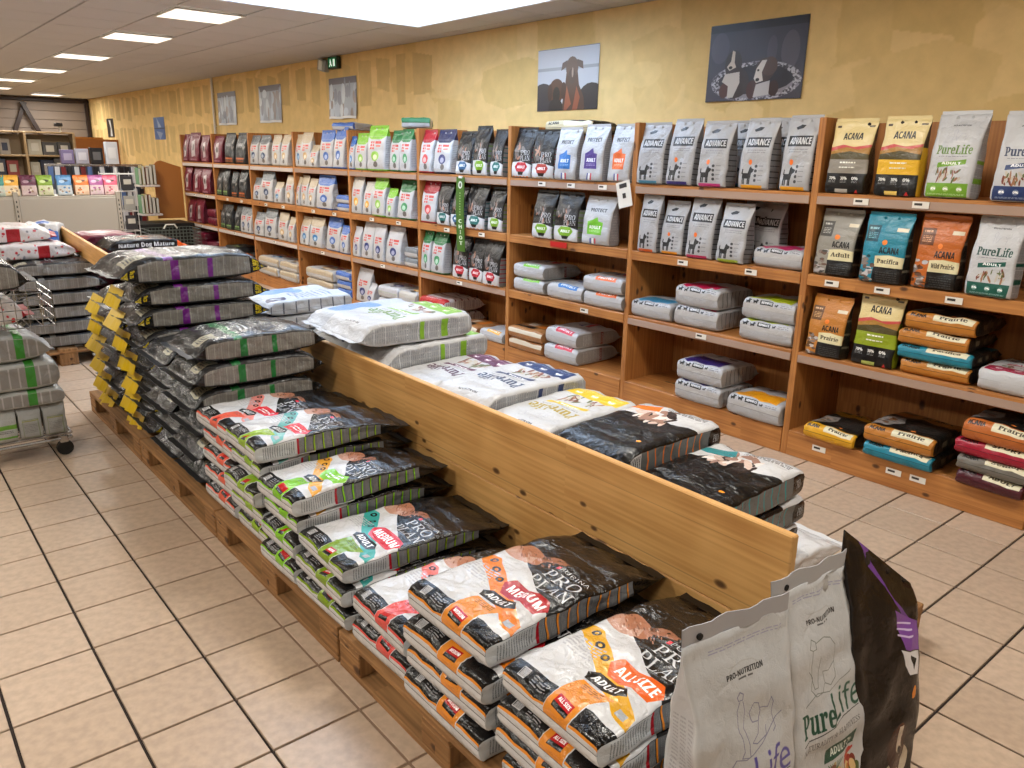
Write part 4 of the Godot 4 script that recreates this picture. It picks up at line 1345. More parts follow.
func wall_things() -> void:
	poster("boxers", "wall_poster", "photo poster of two brown boxer puppies against pale sky", -5.6, -4.85, 2.15, 2.655, 0.0)
	poster("collies", "wall_poster", "dark photo poster of two brown and white puppies in a basket", -3.755, -2.995, 2.16, 2.665, 0.012)
	poster("pale_a", "wall_poster", "pale washed out photo poster next to the white pipe", -13.42, -12.65, 2.16, 2.655, 0.02)
	poster("pale_b", "wall_poster", "pale washed out photo poster between the two other pale ones", -11.75, -10.99, 2.165, 2.67, 0.02)
	poster("pale_c", "wall_poster", "pale washed out photo poster under the green exit sign", -9.56, -8.86, 2.17, 2.65, 0.03)
	poster("blue", "wall_poster", "small blue poster on the far plaster beyond the pipe", -16.94, -16.28, 1.955, 2.365, 0.0)
	poster("dark", "wall_poster", "narrow black and white poster near the far corner", -20.46, -19.9, 2.02, 2.42, 0.0)
	# white riser pipe
	var p := thing("riser_pipe", "thin white pipe running down the yellow wall", "pipe", Vector3(-13.58, 1.9, ZW + 0.025))
	part("tube", tube([Vector3(0, 0, 0), Vector3(0, HC - 1.9, 0)], 0.02, 8), mat("whiteplastic", Color(0.85, 0.84, 0.8), 0.4), p)
	for y in [0.25, 0.75]: part("clip", box(0.06, 0.02, 0.03, 0.003), mat("whiteplastic", Color.WHITE), p, Vector3(0, y, -0.008))
	# exit sign with emergency lamp
	var e := thing("exit_sign", "green running man exit sign with emergency lamp under the ceiling", "exit sign", Vector3(-9.47, 2.75, ZW))
	part("lamp_housing", box(0.2, 0.14, 0.07, 0.01), mat("sign_grey", Color(0.6, 0.62, 0.6), 0.5), e, Vector3(-0.15, 0.06, 0.04), Vector3(0, 0, -0.2))
	part("lens", box(0.09, 0.11, 0.012, 0.003), mat("lens", Color(0.9, 0.92, 0.9), 0.2), e, Vector3(-0.15, 0.06, 0.08), Vector3(0, 0, -0.2))
	part("sign_box", box(0.24, 0.14, 0.06, 0.008), mat("sign_dark", Color(0.12, 0.2, 0.15), 0.4), e, Vector3(0.13, 0.07, 0.035))
	canvas(96, 56, Color(0.06, 0.32, 0.18))
	el(0.3, 0.22, 0.06, 0.1, Color(0.9, 1, 0.93)); poly([[0.2, 0.34], [0.38, 0.3], [0.42, 0.6], [0.5, 0.85], [0.42, 0.9], [0.32, 0.66], [0.2, 0.9], [0.12, 0.86], [0.24, 0.6]], Color(0.9, 1, 0.93))
	rc(0.62, 0.15, 0.24, 0.75, Color(0.9, 1, 0.93))
	var g := StandardMaterial3D.new()
	g.albedo_texture = tex_of(im)
	g.emission_enabled = true
	g.emission_texture = g.albedo_texture
	g.emission_operator = BaseMaterial3D.EMISSION_OP_MULTIPLY
	g.emission = Color.WHITE
	g.emission_energy_multiplier = 0.6
	var st := newst()
	for t in [[0, 1, 2], [0, 2, 3]]:
		var v := [Vector3(-0.1, -0.055, 0), Vector3(0.1, -0.055, 0), Vector3(0.1, 0.055, 0), Vector3(-0.1, 0.055, 0)]
		var u := [Vector2(0, 1), Vector2(1, 1), Vector2(1, 0), Vector2(0, 0)]
		tri(st, v[t[0]], v[t[1]], v[t[2]], Vector3(0, 0, 1), u[t[0]], u[t[1]], u[t[2]])
	part("pictogram", st.commit(), g, e, Vector3(0.13, 0.07, 0.067))

# ------------------------------------------------------------------ wall shelving
const ZS := -4.283   # front of the shelves
const UP := 1.3738   # bay width
const ROW_Y := [1.592, 1.13, 0.66, 0.16]
const ROW := ["top shelf", "second shelf", "third shelf", "bottom shelf"]
const BAY := ["bay of beige topped bags", "bay of silver terrier bags", "bay with the red shelf tag", "bay with the green banner", "bay of green trimmed bags", "bay of gold and blue bags", "bay between gold and black bags", "bay of dark striped bags", "bay of maroon bags"]

func bay_x(b: int) -> float:
	return -2.475 - UP * (b - 0)

func shelving() -> void:
	var pine := wood("pine")
	var rail := StandardMaterial3D.new()
	rail.albedo_color = Color(0.66, 0.56, 0.5)
	rail.roughness = 0.25
	var white_rail := mat("white_rail", Color(0.78, 0.74, 0.72), 0.3)
	var tagm := mat("tagpaper", Color(0.88, 0.86, 0.82), 0.6)
	var ink := mat("tagink", Color(0.2, 0.18, 0.17), 0.6)
	var d := 0.575
	for b in range(-1, 9):
		var x := bay_x(b)
		var o := thing("shelf_unit", ("pine shelf unit, " + BAY[b]) if b >= 0 else "pine shelf unit at the near end of the shelf wall", "shelf", Vector3(x, 0, ZS), 0.0, "pine shelf units along the yellow wall")
		var w := UP - 0.002
		part("side_panel", box(0.042, 2.0, d, 0.003, absi(b)), pine, o, Vector3(0.021, 1.0, -d * 0.5))
		if b == -1 : part("side_panel", box(0.042, 2.0, d, 0.003, 5), pine, o, Vector3(w - 0.022, 1.0, -d * 0.5))
		part("back_panel", box(w - 0.044, 1.99, 0.02, 0.002, b + 2), pine, o, Vector3(w * 0.5 + 0.021, 0.995, -d + 0.01))
		var iw := w - 0.044 - (0.043 if b == -1 else 0.0)
		var ic := 0.042 + iw * 0.5
		for r in 3:
			var y: float = ROW_Y[r]
			var s := part("shelf", box(iw, 0.028, d - 0.05, 0.003, r + absi(b)), pine, o, Vector3(ic, y - 0.014, -d * 0.5 + 0.004))
			part("front_edge", box(iw, 0.066, 0.02, 0.003, r + b + 3), pine, s, Vector3(0, -0.019, (d - 0.05) * 0.5 + 0.011))
			var railed: bool = (r == 0) or (r == 2 and b != 2) or b == 8
			if railed:
				part("price_rail", box(iw - 0.004, 0.044, 0.004, 0.001), rail if b < 6 else white_rail, s, Vector3(0, -0.026, (d - 0.05) * 0.5 + 0.0235))
		var base := part("base_shelf", box(iw, 0.028, d - 0.05, 0.003, 7), pine, o, Vector3(ic, 0.16 - 0.014, -d * 0.5 + 0.004))
		part("kickboard", box(iw, 0.158, 0.022, 0.003, 4 + absi(b)), pine, base, Vector3(0, 0.014 - 0.079, (d - 0.05) * 0.5 + 0.012))
		# price tags
		var tags := []
		if b == 0: tags = [[0, 0.2], [0, 0.44], [1, 0.12], [1, 0.34], [1, 0.62], [3, 0.16], [3, 0.5], [3, 0.6]]
		elif b == 2: tags = [[0, 0.3], [0, 0.55], [0, 0.8], [2, 0.7]]
		else: tags = [[1, 0.35], [1, 0.75], [2, 0.5]]
		for t in tags:
			var ty: float = ROW_Y[t[0]] - 0.036 if t[0] < 3 else 0.1
			var tg := part("price_tag", box(0.085, 0.034, 0.002, 0.0), tagm, o, Vector3(ic + (t[1] - 0.5) * iw, ty, 0.004 if t[0] == 3 else 0.009))
			part("print", box(0.04, 0.012, 0.001, 0.0), ink, tg, Vector3(-0.012, 0.003, 0.0012))
		if b == 2:
			part("red_tag", box(0.19, 0.042, 0.003, 0.001), mat("redtag", Color(0.75, 0.1, 0.1), 0.4), o, Vector3(ic - 0.05, ROW_Y[1] - 0.03, 0.01))
	# hanging green banner strip and a paper card
	var bn := thing("banner_strip", "green vertical banner strip hanging from the top shelf edge", "banner", Vector3(ux(461, 1.55, ZS + 0.02), 0.92, ZS + 0.02))
	canvas(64, 320, Color(0.24, 0.4, 0.1))
	for i in 5: text("CHIOT"[i], 0.3 if i != 2 else 0.42, 0.56 + i * 0.075, 0.4 if i != 2 else 0.14, 0.05, Color(0.86, 0.9, 0.82), 1)
	for i in 9: rc(0.42, 0.2 + i * 0.036, 0.16, 0.018, Color(0.55, 0.66, 0.42))
	el(0.5, 0.1, 0.25, 0.05, Color(0.85, 0.88, 0.82)); el(0.5, 0.1, 0.12, 0.03, Color(0.3, 0.3, 0.28))
	var bt := StandardMaterial3D.new()
	bt.albedo_texture = tex_of(im)
	bt.roughness = 0.45
	bt.cull_mode = BaseMaterial3D.CULL_DISABLED
	var st := newst()
	for j in 10:
		var q := []
		for c in [[0, 0], [1, 0], [1, 1], [0, 1]]:
			var v: float = (j + c[1]) / 10.0
			q.append([Vector3((c[0] - 0.5) * 0.12, 0.655 * (1 - v), 0.006 + 0.008 * sin(v * 4.0)), Vector2(c[0], v)])
		for t in [[0, 1, 2], [0, 2, 3]]:
			tri(st, q[t[0]][0], q[t[1]][0], q[t[2]][0], Vector3(0, 0, 1), q[t[0]][1], q[t[1]][1], q[t[2]][1])
			tri(st, q[t[0]][0] - Vector3(0, 0, 0.003), q[t[1]][0] - Vector3(0, 0, 0.003), q[t[2]][0] - Vector3(0, 0, 0.003), Vector3(0, 0, -1), q[t[0]][1], q[t[1]][1], q[t[2]][1])
	part("strip", st.commit(), bt, bn)
	part("clip", box(0.05, 0.02, 0.012, 0.002), mat("whiteplastic", Color.WHITE), bn, Vector3(0, 0.655, 0.006))
	var cd := thing("hanging_card", "white paper card hanging crooked from the top shelf", "card", Vector3(ux(627, 1.5, ZS + 0.02), 1.43, ZS + 0.022))
	cd.rotation.z = 0.25
	part("sheet", box(0.13, 0.18, 0.002, 0.0), mat("tagpaper", Color.WHITE), cd, Vector3(0, 0.09, 0.004))
	part("print", box(0.07, 0.03, 0.001, 0.0), ink, cd, Vector3(0, 0.15, 0.006))
	part("print", box(0.03, 0.035, 0.001, 0.0), ink, cd, Vector3(0, 0.08, 0.006))

# description of each print, used in the labels
const DESC := {
	"a1|8a8378|0": "black bag with cream head and grey band", "a1|e0ae25|1": "black bag with cream head and yellow band",
	"a2|8f8b82|Adult": "grey topped black bag with cream strip", "a2|1f7f96|Pacifica": "teal bag with cream strip", "a2|c0691f|Wild Prairie": "orange bag with cream strip", "a2|b9772d|Wild Prairie": "small orange and white bag",
	"a4": "lime green bag with white head",
	"pl|6f9f2a|ADULT|512": "white bag with green panel", "pl|1f3566|ADULT|512": "white bag with navy panel", "pl|15564a|ADULT|512": "white bag with dark green panel", "pl|9b1f3f|ADULT|512": "white bag with crimson panel",
}

func shelf_goods() -> void:
	# standing bags: print, description, bay, row, left and right column, height, thickness
	var S := [
		["a1|8a8378|0", "black bag with cream head and grey band", 0, 0, 825, 866, .385, .1], ["a1|e0ae25|1", "black bag with cream head and yellow band", 0, 0, 875, 919, .39, .1],
		["pl|6f9f2a|ADULT|512", "white bag with green panel", 0, 0, 923, 973, .41, .13], ["pl|1f3566|ADULT|512", "white bag with navy panel", 0, 0, 991, 1045, .4, .13],
		["a2|8f8b82|Adult", "grey bag with cream strip and black foot", 0, 1, 813, 852, .36, .11], ["a2|1f7f96|Pacifica", "teal bag with cream strip", 0, 1, 860, 905, .36, .11], ["a2|b9611f|Wild Prairie", "orange bag with cream strip", 0, 1, 910, 957, .365, .11], ["pl|15564a|ADULT|512", "white bag with dark green panel", 0, 1, 965, 1014, .385, .13],
		["a2|b9772d|Prairie", "small brown orange bag with cream strip", 0, 2, 806, 844, .34, .11], ["a1|8a9a1c|1", "lime green bag with pale head", 0, 2, 850, 893, .4, .09],
		["ad|3f7d99|0", "silver bag with blue foot strip", 1, 0, 640, 666, .39, .12], ["ad|33266b|1", "silver bag with violet foot strip", 1, 0, 668, 695, .41, .12], ["ad|c02f74|1", "silver bag with pink foot strip", 1, 0, 700, 730, .39, .13], ["ad|e09a1a|1", "silver bag with amber foot strip", 1, 0, 740, 772, .4, .13], ["ad|e09a1a|1", "silver bag with amber foot strip", 1, 0, 780, 812, .41, .13],
		["ad|c9561f|0", "silver bag with rust orange foot strip", 1, 1, 640, 659, .39, .1], ["ad|d98a1f|1", "silver bag with amber foot strip", 1, 1, 660, 682, .345, .1], ["ad|b01f4f|1", "silver bag with crimson foot strip", 1, 1, 687, 714, .39, .12], ["ad|9aa81f|0", "silver bag with olive green foot strip", 1, 1, 718, 747, .355, .12],
		["ps|b5122a|e07a2a", "black and white bag with red hexagon", 2, 0, 510, 533, .38, .12], ["ps|a8322a|c9b08a", "black and pink bag with dull red hexagon", 2, 0, 534, 557, .36, .12], ["pr|2a6fb5", "pale grey bag with blue square", 2, 0, 558, 580, .37, .12], ["pr|4a3580", "pale grey bag with purple square", 2, 0, 583, 606, .39, .12], ["pr|e0672a", "pale grey bag with orange square", 2, 0, 608, 631, .39, .12],
		["ps|7aa82a|d8d8d8", "black and white bag with lime hexagon", 2, 1, 535, 556, .36, .12], ["ps|7aa82a|d8d8d8", "black and white bag with lime hexagon", 2, 1, 557, 581, .36, .12], ["pr|6db52a", "pale grey bag with green square", 2, 1, 583, 612, .34, .13],
		["wh|a01a2a|c94040", "white bag with dark red head", 3, 0, 422, 435, .38, .11], ["wh|1f2547|3a3f70", "white bag with navy head", 3, 0, 436, 453, .38, .12], ["ps|2a5f8a|d8d8d8", "black bag with blue hexagon", 3, 0, 457, 473, .36, .12], ["ps|7aa82a|d8d8d8", "black and white bag with lime hexagon", 3, 0, 475, 490, .4, .12], ["ps|1f6f6a|d8d8d8", "black bag with teal hexagon", 3, 0, 492, 504, .37, .12],
		["wh|a01a2a|c94040", "white bag with dark red head", 3, 1, 423, 438, .38, .11], ["ps|1f6f6a|d8d8d8", "black bag with teal hexagon", 3, 1, 440, 453, .36, .12], ["ps|2a5f8a|d8d8d8", "black bag with blue hexagon", 3, 1, 454, 467, .34, .12], ["ps|1f6f6a|e07a2a", "black and brown bag with teal hexagon", 3, 1, 469, 488, .37, .12], ["ps|7aa82a|d8d8d8", "black and white bag with lime hexagon", 3, 1, 489, 504, .36, .12],
		["wh|1f6b3a|3f8f5a", "white bag with dark green head", 3, 2, 421, 432, .38, .11], ["wh|1f6b3a|3f8f5a", "white bag with dark green head", 3, 2, 433, 446, .38, .12], ["ps|b5122a|e07a2a", "black and white bag with red hexagon", 3, 2, 454, 470, .38, .12], ["ps|b5122a|e07a2a", "black and white bag with red hexagon", 3, 2, 471, 485, .37, .12], ["ps|b5122a|e07a2a", "black and white bag with red hexagon", 3, 2, 486, 503, .37, .12],
		["wh|2a5fa8|4a7fc0", "white bag with blue head", 4, 0, 350, 357, .33, .1], ["wh|7ab52a|8fbf4a", "white bag with lime head", 4, 0, 357, 369, .36, .1], ["wh|7ab52a|8fbf4a", "white bag with lime head", 4, 0, 371, 389, .43, .12], ["wh|1f6b3a|3f8f5a", "white bag with dark green head", 4, 0, 391, 402, .38, .1], ["wh|1f6b3a|3f8f5a", "white bag with dark green head", 4, 0, 403, 414, .39, .1],
		["wh|b8b4ac|e0a02a", "white bag with amber picture", 4, 1, 353, 364, .38, .1], ["wh|b8b4ac|e0a02a", "white bag with amber picture", 4, 1, 365, 374, .33, .1], ["wh|7ab52a|8fbf4a", "white bag with lime head", 4, 1, 375, 388, .38, .11], ["wh|7ab52a|8fbf4a", "white bag with lime head", 4, 1, 389, 397, .28, .1], ["wh|1f6b3a|3f8f5a", "white bag with dark green head", 4, 1, 399, 414, .37, .11],
		["wh|b8b8bc|2a3570", "white bag with navy picture", 4, 2, 355, 362, .31, .1], ["wh|b8b8bc|2a3570", "white bag with navy picture", 4, 2, 363, 374, .38, .1], ["wh|b8b8bc|2a3570", "white bag with navy picture", 4, 2, 375, 386, .37, .1], ["wh|b8b8bc|2a3570", "white bag with navy picture", 4, 2, 387, 402, .37, .11],
		["wh|b8b8bc|2a3570", "white bag with navy picture", 4, 3, 357, 371, .36, .1], ["wh|b8b8bc|2a3570", "white bag with navy picture", 4, 3, 368, 376, .22, .1],
		["wh|b5a58c|2a6fa8", "white and gold bag with blue picture", 5, 0, 293, 303, .36, .1], ["wh|b5a58c|c0a070", "white and gold bag with tan picture", 5, 0, 303, 313, .38, .1], ["wh|b5a58c|c0a070", "white and gold bag with tan picture", 5, 0, 312, 320, .24, .1], ["wh|3f66b0|3f66b0", "white bag with bright blue head", 5, 0, 321, 334, .4, .1], ["wh|3f66b0|3f66b0", "white bag with bright blue head", 5, 0, 335, 346, .43, .1],
		["wh|b5a58c|c0a070", "white and gold bag with tan picture", 5, 1, 296, 302, .33, .1], ["wh|b5a58c|c0a070", "white and gold bag with tan picture", 5, 1, 302, 309, .35, .1], ["wh|b5a58c|c0a070", "white and gold bag with tan picture", 5, 1, 309, 317, .32, .1], ["wh|3f66b0|3f66b0", "white bag with bright blue head", 5, 1, 319, 335, .37, .11],
		["wh|b5a58c|2a6fa8", "white and gold bag with blue picture", 5, 2, 301, 310, .33, .1], ["wh|b5a58c|2a6fa8", "white and gold bag with blue picture", 5, 2, 311, 324, .34, .1], ["wh|3f66b0|3f66b0", "white bag with bright blue head", 5, 2, 327, 341, .37, .1], ["wh|3f66b0|3f66b0", "white bag with bright blue head", 5, 2, 342, 350, .3, .1],
		["wh|6f7478|2a3f66", "white bag with grey head", 6, 0, 251, 260, .36, .12], ["wh|6f7478|2a3f66", "white bag with grey head", 6, 0, 261, 271, .36, .12], ["wh|b5a58c|c0a070", "white and gold bag with tan picture", 6, 0, 275, 283, .36, .1], ["wh|b5a58c|c0a070", "white and gold bag with tan picture", 6, 0, 283, 291, .36, .1],
		["wh|6f7478|2a3f66", "white bag with grey head", 6, 1, 255, 263, .28, .1], ["wh|6f7478|2a3f66", "white bag with grey head", 6, 1, 263, 275, .37, .11], ["wh|b5a58c|2a6fa8", "white and gold bag with blue picture", 6, 1, 277, 284, .25, .1], ["wh|b5a58c|c0a070", "white and gold bag with tan picture", 6, 1, 286, 294, .34, .1],
		["wh|6f7478|2a3f66", "white bag with grey head", 6, 2, 257, 266, .3, .1], ["wh|6f7478|2a3f66", "white bag with grey head", 6, 2, 267, 278, .36, .1], ["wh|b5a58c|c0a070", "white and gold bag with tan picture", 6, 2, 280, 289, .34, .1], ["wh|b5a58c|c0a070", "white and gold bag with tan picture", 6, 2, 290, 296, .3, .1],
		["mg", "maroon bag with silver portrait", 7, 0, 215, 224, .36, .1], ["dk|c0622a", "dark bag with orange stripes", 7, 0, 226, 236, .4, .1], ["dk|c0622a", "dark bag with orange stripes", 7, 0, 237, 247, .4, .1],
		["dk|7a9a5a", "dark bag with pale green stripes", 7, 1, 218, 224, .37, .1], ["dk|7a9a5a", "dark bag with pale green stripes", 7, 1, 225, 231, .38, .1], ["dk|c0622a", "dark bag with orange stripes", 7, 1, 233, 239, .34, .1], ["dk|c0622a", "dark bag with orange stripes", 7, 1, 240, 248, .38, .1],
		["dk|7a9a5a", "dark bag with pale green stripes", 7, 2, 222, 228, .33, .1], ["dk|7a9a5a", "dark bag with pale green stripes", 7, 2, 229, 235, .34, .1], ["dk|7a9a5a", "dark bag with pale green stripes", 7, 2, 236, 242, .34, .1], ["wh|6f7478|2a3f66", "white bag with grey head", 7, 2, 243, 249, .34, .1], ["wh|6f7478|2a3f66", "white bag with grey head", 7, 2, 249, 254, .34, .1],
		["mg", "maroon bag with silver portrait", 8, 0, 183, 190, .4, .1], ["mg", "maroon bag with silver portrait", 8, 0, 191, 201, .42, .1], ["mg", "maroon bag with silver portrait", 8, 0, 202, 210, .38, .1],
		["mg", "maroon bag with silver portrait", 8, 1, 187, 194, .36, .1], ["mg", "maroon bag with silver portrait", 8, 1, 195, 203, .36, .1], ["mg", "maroon bag with silver portrait", 8, 1, 204, 213, .36, .1],
		["mg", "maroon bag with silver portrait", 8, 2, 190, 197, .34, .1], ["mg", "maroon bag with silver portrait", 8, 2, 198, 206, .36, .1],
	]
	var i := 0
	for s in S:
		var y: float = ROW_Y[s[3]]
		var zf := ZS - 0.03
		var xa := maxf(ux(s[4], y, zf), bay_x(s[2]) + 0.045)
		var xb := minf(ux(s[5], y, zf), bay_x(s[2]) + UP - 0.006)
		var place: String = ", " + ROW[s[3]] + ", " + BAY[s[2]]
		var grp := ""
		for q in S:
			if q != s and q[1] == s[1] and q[2] == s[2] and q[3] == s[3]: grp = s[1] + "s on the " + ROW[s[3]] + " of the " + BAY[s[2]]
		var n := 0
		for q in S:
			if q[1] == s[1] and q[2] == s[2] and q[3] == s[3]: n += 1
		if n > 1: grp = s[1] + "s on the " + ROW[s[3]] + " of the " + BAY[s[2]]
		rng.seed = 100 + i
		var deep := rng.randf_range(0.0, 0.03)
		standing(s[0], s[1] + place, grp, Vector3((xa + xb) * 0.5, y + 0.001, zf - deep), (xb - xa) * 0.97, s[6], s[7], rng.randf_range(-0.05, 0.05) if s[2] < 2 else rng.randf_range(-0.02, 0.02), i % 3, rng.randf_range(0.02, 0.09))
		i += 1
	# second row of silver bags showing behind the first
	for q in [[1, 0, 745, 0.4], [1, 0, 778, 0.41], [1, 1, 757, 0.38], [1, 1, 770, 0.37]]:
		var y2: float = ROW_Y[q[1]]
		standing("ad|3f7d99|0", "plain silver bag in the second rank behind the front bags, " + ROW[q[1]], "silver bags in the second rank", Vector3(ux(q[2], y2, ZS - 0.3), y2 + 0.001, ZS - 0.27), 0.2, q[3], 0.12, 0.0, 1, 0.02)
	# bags lying on the shelves, stacked: print, description, bay, row, left, right, [count], thickness, length
	var Ls := [
		["a3|b9772d|Prairie", "brown orange ended flat bag", 0, 2, 897, 968, 1, .085, .42, 0.0], ["a3|1f7f96|Pacifica", "teal ended flat bag", 0, 2, 896, 970, 1, .075, .42, 0.085], ["a3|b9772d|Prairie", "brown orange ended flat bag", 0, 2, 895, 966, 1, .085, .42, 0.16], ["a3|b9772d|Prairie", "brown orange ended flat bag", 0, 2, 901, 975, 1, .095, .42, 0.245],
		["pl|9b1f3f|ADULT|512", "white bag with crimson panel", 0, 2, 975, 1050, 1, .12, .45, 0.0],
		["a3|d9a01f|Prairie", "yellow ended black sack", 0, 3, 800, 853, 1, .09, .5, 0.0], ["a3|1f7f96|Pacifica", "teal ended flat sack", 0, 3, 860, 930, 1, .085, .5, 0.0], ["a3|b9772d|Prairie", "brown orange ended flat sack", 0, 3, 860, 932, 1, .1, .52, 0.085],
		["a3|4a1420|ADULT", "maroon ended flat sack", 0, 3, 953, 1030, 1, .08, .5, 0.0], ["a3|6f6a62|Senior", "grey ended flat sack", 0, 3, 955, 1032, 1, .08, .5, 0.08], ["a3|a01530|SPORT", "red ended flat sack", 0, 3, 952, 1034, 1, .085, .5, 0.16], ["a3|b9662d|Prairie", "orange brown ended flat sack", 0, 3, 960, 1040, 1, .11, .52, 0.245],
		["al|c02f64", "silver bag with pink panel", 1, 1, 750, 805, 1, .12, .4, 0.0],
		["al|3f8fb5", "silver bag with light blue panel", 1, 2, 628, 669, 1, .125, .4, 0.0], ["al|c01f4f", "silver bag with red panel", 1, 2, 671, 716, 2, .14, .42, 0.0], ["al|9aa81f", "silver bag with olive panel", 1, 2, 737, 791, 2, .135, .38, 0.0],
		["al|33266b", "silver bag with violet panel", 1, 3, 673, 719, 2, .14, .42, 0.0], ["al|e0961a", "silver bag with amber panel", 1, 3, 725, 780, 1, .14, .4, 0.0],
		["pz|6db52a", "pale bag with green label", 2, 2, 512, 543, 2, .12, .45, 0.0], ["pz|2a6fb5", "pale bag with blue label", 2, 2, 545, 580, 1, .125, .42, 0.0], ["pz|e0672a", "pale bag with orange label", 2, 2, 581, 620, 2, .12, .4, 0.0],
		["br", "brown paper bag", 2, 3, 506, 541, 2, .1, .4, 0.0], ["pz|c01f3a", "pale bag with red label", 2, 3, 543, 575, 2, .135, .5, 0.0],
		["ry", "red ended boxy sack", 3, 3, 419, 443, 2, .13, .5, 0.0], ["pz|e0a02a", "pale bag with yellow label", 3, 3, 478, 503, 1, .1, .4, 0.0], ["br", "brown paper bag", 3, 3, 452, 476, 1, .09, .4, 0.0],
		["wh|6f7478|2a3f66", "flat grey ended bag", 4, 2, 403, 416, 2, .1, .35, 0.0], ["wh|b8b8bc|2a3570", "flat pale bag", 4, 3, 377, 397, 2, .13, .4, 0.0], ["wh|b8b4ac|e0a02a", "flat pale amber bag", 4, 3, 398, 418, 2, .13, .4, 0.0],
		["wh|3f66b0|3f66b0", "flat blue ended bag", 5, 1, 336, 350, 2, .09, .35, 0.0], ["wh|3f66b0|3f66b0", "flat blue ended bag", 5, 3, 336, 352, 3, .1, .4, 0.0], ["wh|b5a58c|c0a070", "flat gold ended bag", 5, 3, 306, 332, 2, .13, .4, 0.0],
		["wh|b5a58c|2a6fa8", "flat gold ended bag with blue picture", 6, 3, 258, 277, 2, .12, .4, 0.0], ["wh|b5a58c|c0a070", "flat gold ended bag", 6, 3, 279, 298, 2, .12, .4, 0.0],
		["dk|7a9a5a", "flat dark bag", 7, 3, 226, 238, 3, .09, .35, 0.0], ["dk|c0622a", "flat dark bag with orange stripes", 7, 3, 240, 252, 2, .1, .35, 0.0],
		["mg", "flat maroon bag", 8, 2, 207, 216, 2, .12, .35, 0.0], ["mg", "flat maroon bag", 8, 3, 192, 205, 3, .12, .35, 0.0], ["mg", "flat dark maroon bag", 8, 3, 207, 217, 2, .12, .35, 0.0],
	]
	i = 0
	for s in Ls:
		var n: int = s[6]
		var y: float = ROW_Y[s[3]] + s[9]
		var zf := ZS - 0.005 if s[3] < 3 else ZS + 0.035
		if s[2] == 0 and s[3] == 3: zf = ZS + 0.06
		var xa := maxf(ux(s[4], y + 0.03, zf), bay_x(s[2]) + 0.046)
		var xb := minf(ux(s[5], y + 0.03, zf), bay_x(s[2]) + UP - 0.006)
		for k in n:
			rng.seed = 900 + i
			var lev := ""
			if n == 2: lev = ["lower ", "upper "][k]
			if n == 3: lev = ["lowest ", "middle ", "uppermost "][k]
			if s[9] > 0.2: lev = "topmost "
			elif s[9] > 0.13: lev = "upper "
			var lab: String = lev + s[1] + ", " + ROW[s[3]] + ", " + BAY[s[2]]
			lying(s[0], "slim", "food_bag", lab, "", Vector3((xa + xb) * 0.5, y + 0.001 + k * s[7], zf - s[8] * 0.5 - rng.randf() * 0.02), s[8], snappedf((xb - xa) * 0.98, 0.02), s[7], rng.randf_range(-0.025, 0.025), true, i % 3, 0.34, 0.6, 0.01)
			i += 1
	# bags laid across the tops
	lying("wh|1f6b3a|3f8f5a", "slim", "food_bag", "dark green trimmed bag laid across the top of the standing green bags", "", Vector3(ux(416, 2.0, ZS - 0.2), 2.005, ZS - 0.22), 0.42, 0.28, 0.1, 0.9, true, 1, 0.34, 0.6, 0.01)
	lying("a3|c4b490|", "slim", "food_bag", "black and cream bag laid behind the pale bags on the top shelf", "", Vector3(ux(585, 1.9, ZS - 0.4), 1.93, ZS - 0.36), 0.34, 0.5, 0.11, 0.1, true, 2, 0.34, 0.6, 0.01)
	lying("wh|3f66b0|3f66b0", "slim", "food_bag", "bright blue bag laid over the top of the shelf partition", "", Vector3(ux(350, 2.0, ZS - 0.2), 2.005, ZS - 0.25), 0.4, 0.3, 0.08, 0.4, true, 0, 0.34, 0.6, 0.01)

# ------------------------------------------------------------------ pallets and piles
func pallet(at: Vector3, lx: float, lz: float, label: String, group: String) -> void:
	var o := thing("wooden_pallet", label, "pallet", at, 0.0, group)
	var m := wood("pallet")
	for i in 5:
		var w: float = [0.13, 0.1, 0.14, 0.1, 0.13][i]
		part("top_board", box(lx, 0.022, w, 0.003, i), m, o, Vector3(0, 0.133, lerpf(-lz * 0.5 + 0.065, lz * 0.5 - 0.065, i / 4.0)))
	for i in 3:
		var x := lerpf(-lx * 0.5 + 0.072, lx * 0.5 - 0.072, i / 2.0)
		part("cross_board", box(0.145, 0.022, lz, 0.003, i), m, o, Vector3(x, 0.111, 0))
		for j in 3:
			part("block", box(0.14 if i != 1 else 0.15, 0.078, 0.1 if j != 1 else 0.14, 0.004, i + j), m, o, Vector3(x, 0.061, lerpf(-lz * 0.5 + 0.05, lz * 0.5 - 0.05, j / 2.0)))
	for j in 3:
		part("bottom_board", box(lx, 0.022, 0.1 if j != 1 else 0.14, 0.003, j + 2), m, o, Vector3(0, 0.011, lerpf(-lz * 0.5 + 0.05, lz * 0.5 - 0.05, j / 2.0)))

func pallets() -> void:
	var who := ["under the orange label sacks", "under the lime and teal label sacks", "under the red label and green striped sacks", "under the yellow tabbed sacks"]
	for i in 4:
		pallet(Vector3(-1.64 - 1.213 * i, 0.001, -1.497), 1.2, 0.8, "weathered wooden pallet " + who[i], "front wooden pallets")
	var wb := ["under the black sacks behind the board", "under the white sacks behind the board", "under the blue and white sacks"]
	for i in 3:
		pallet(Vector3(-1.62 - 1.213 * i, 0.001, -2.44), 1.2, 0.98, "wooden pallet " + wb[i], "rear wooden pallets")
	# long pine board set on edge between the two rows
	var o := thing("divider_board", "long honey pine board standing on edge between the two pallet rows", "board", Vector3(-2.66, 0.146, -1.893), -0.014)
	part("plank", box(3.32, 0.31, 0.03, 0.004, 1), wood("honey"), o, Vector3(0, 0.469, 0))
	part("plank", box(3.32, 0.31, 0.03, 0.004, 3), wood("honey"), o, Vector3(0, 0.157, 0))

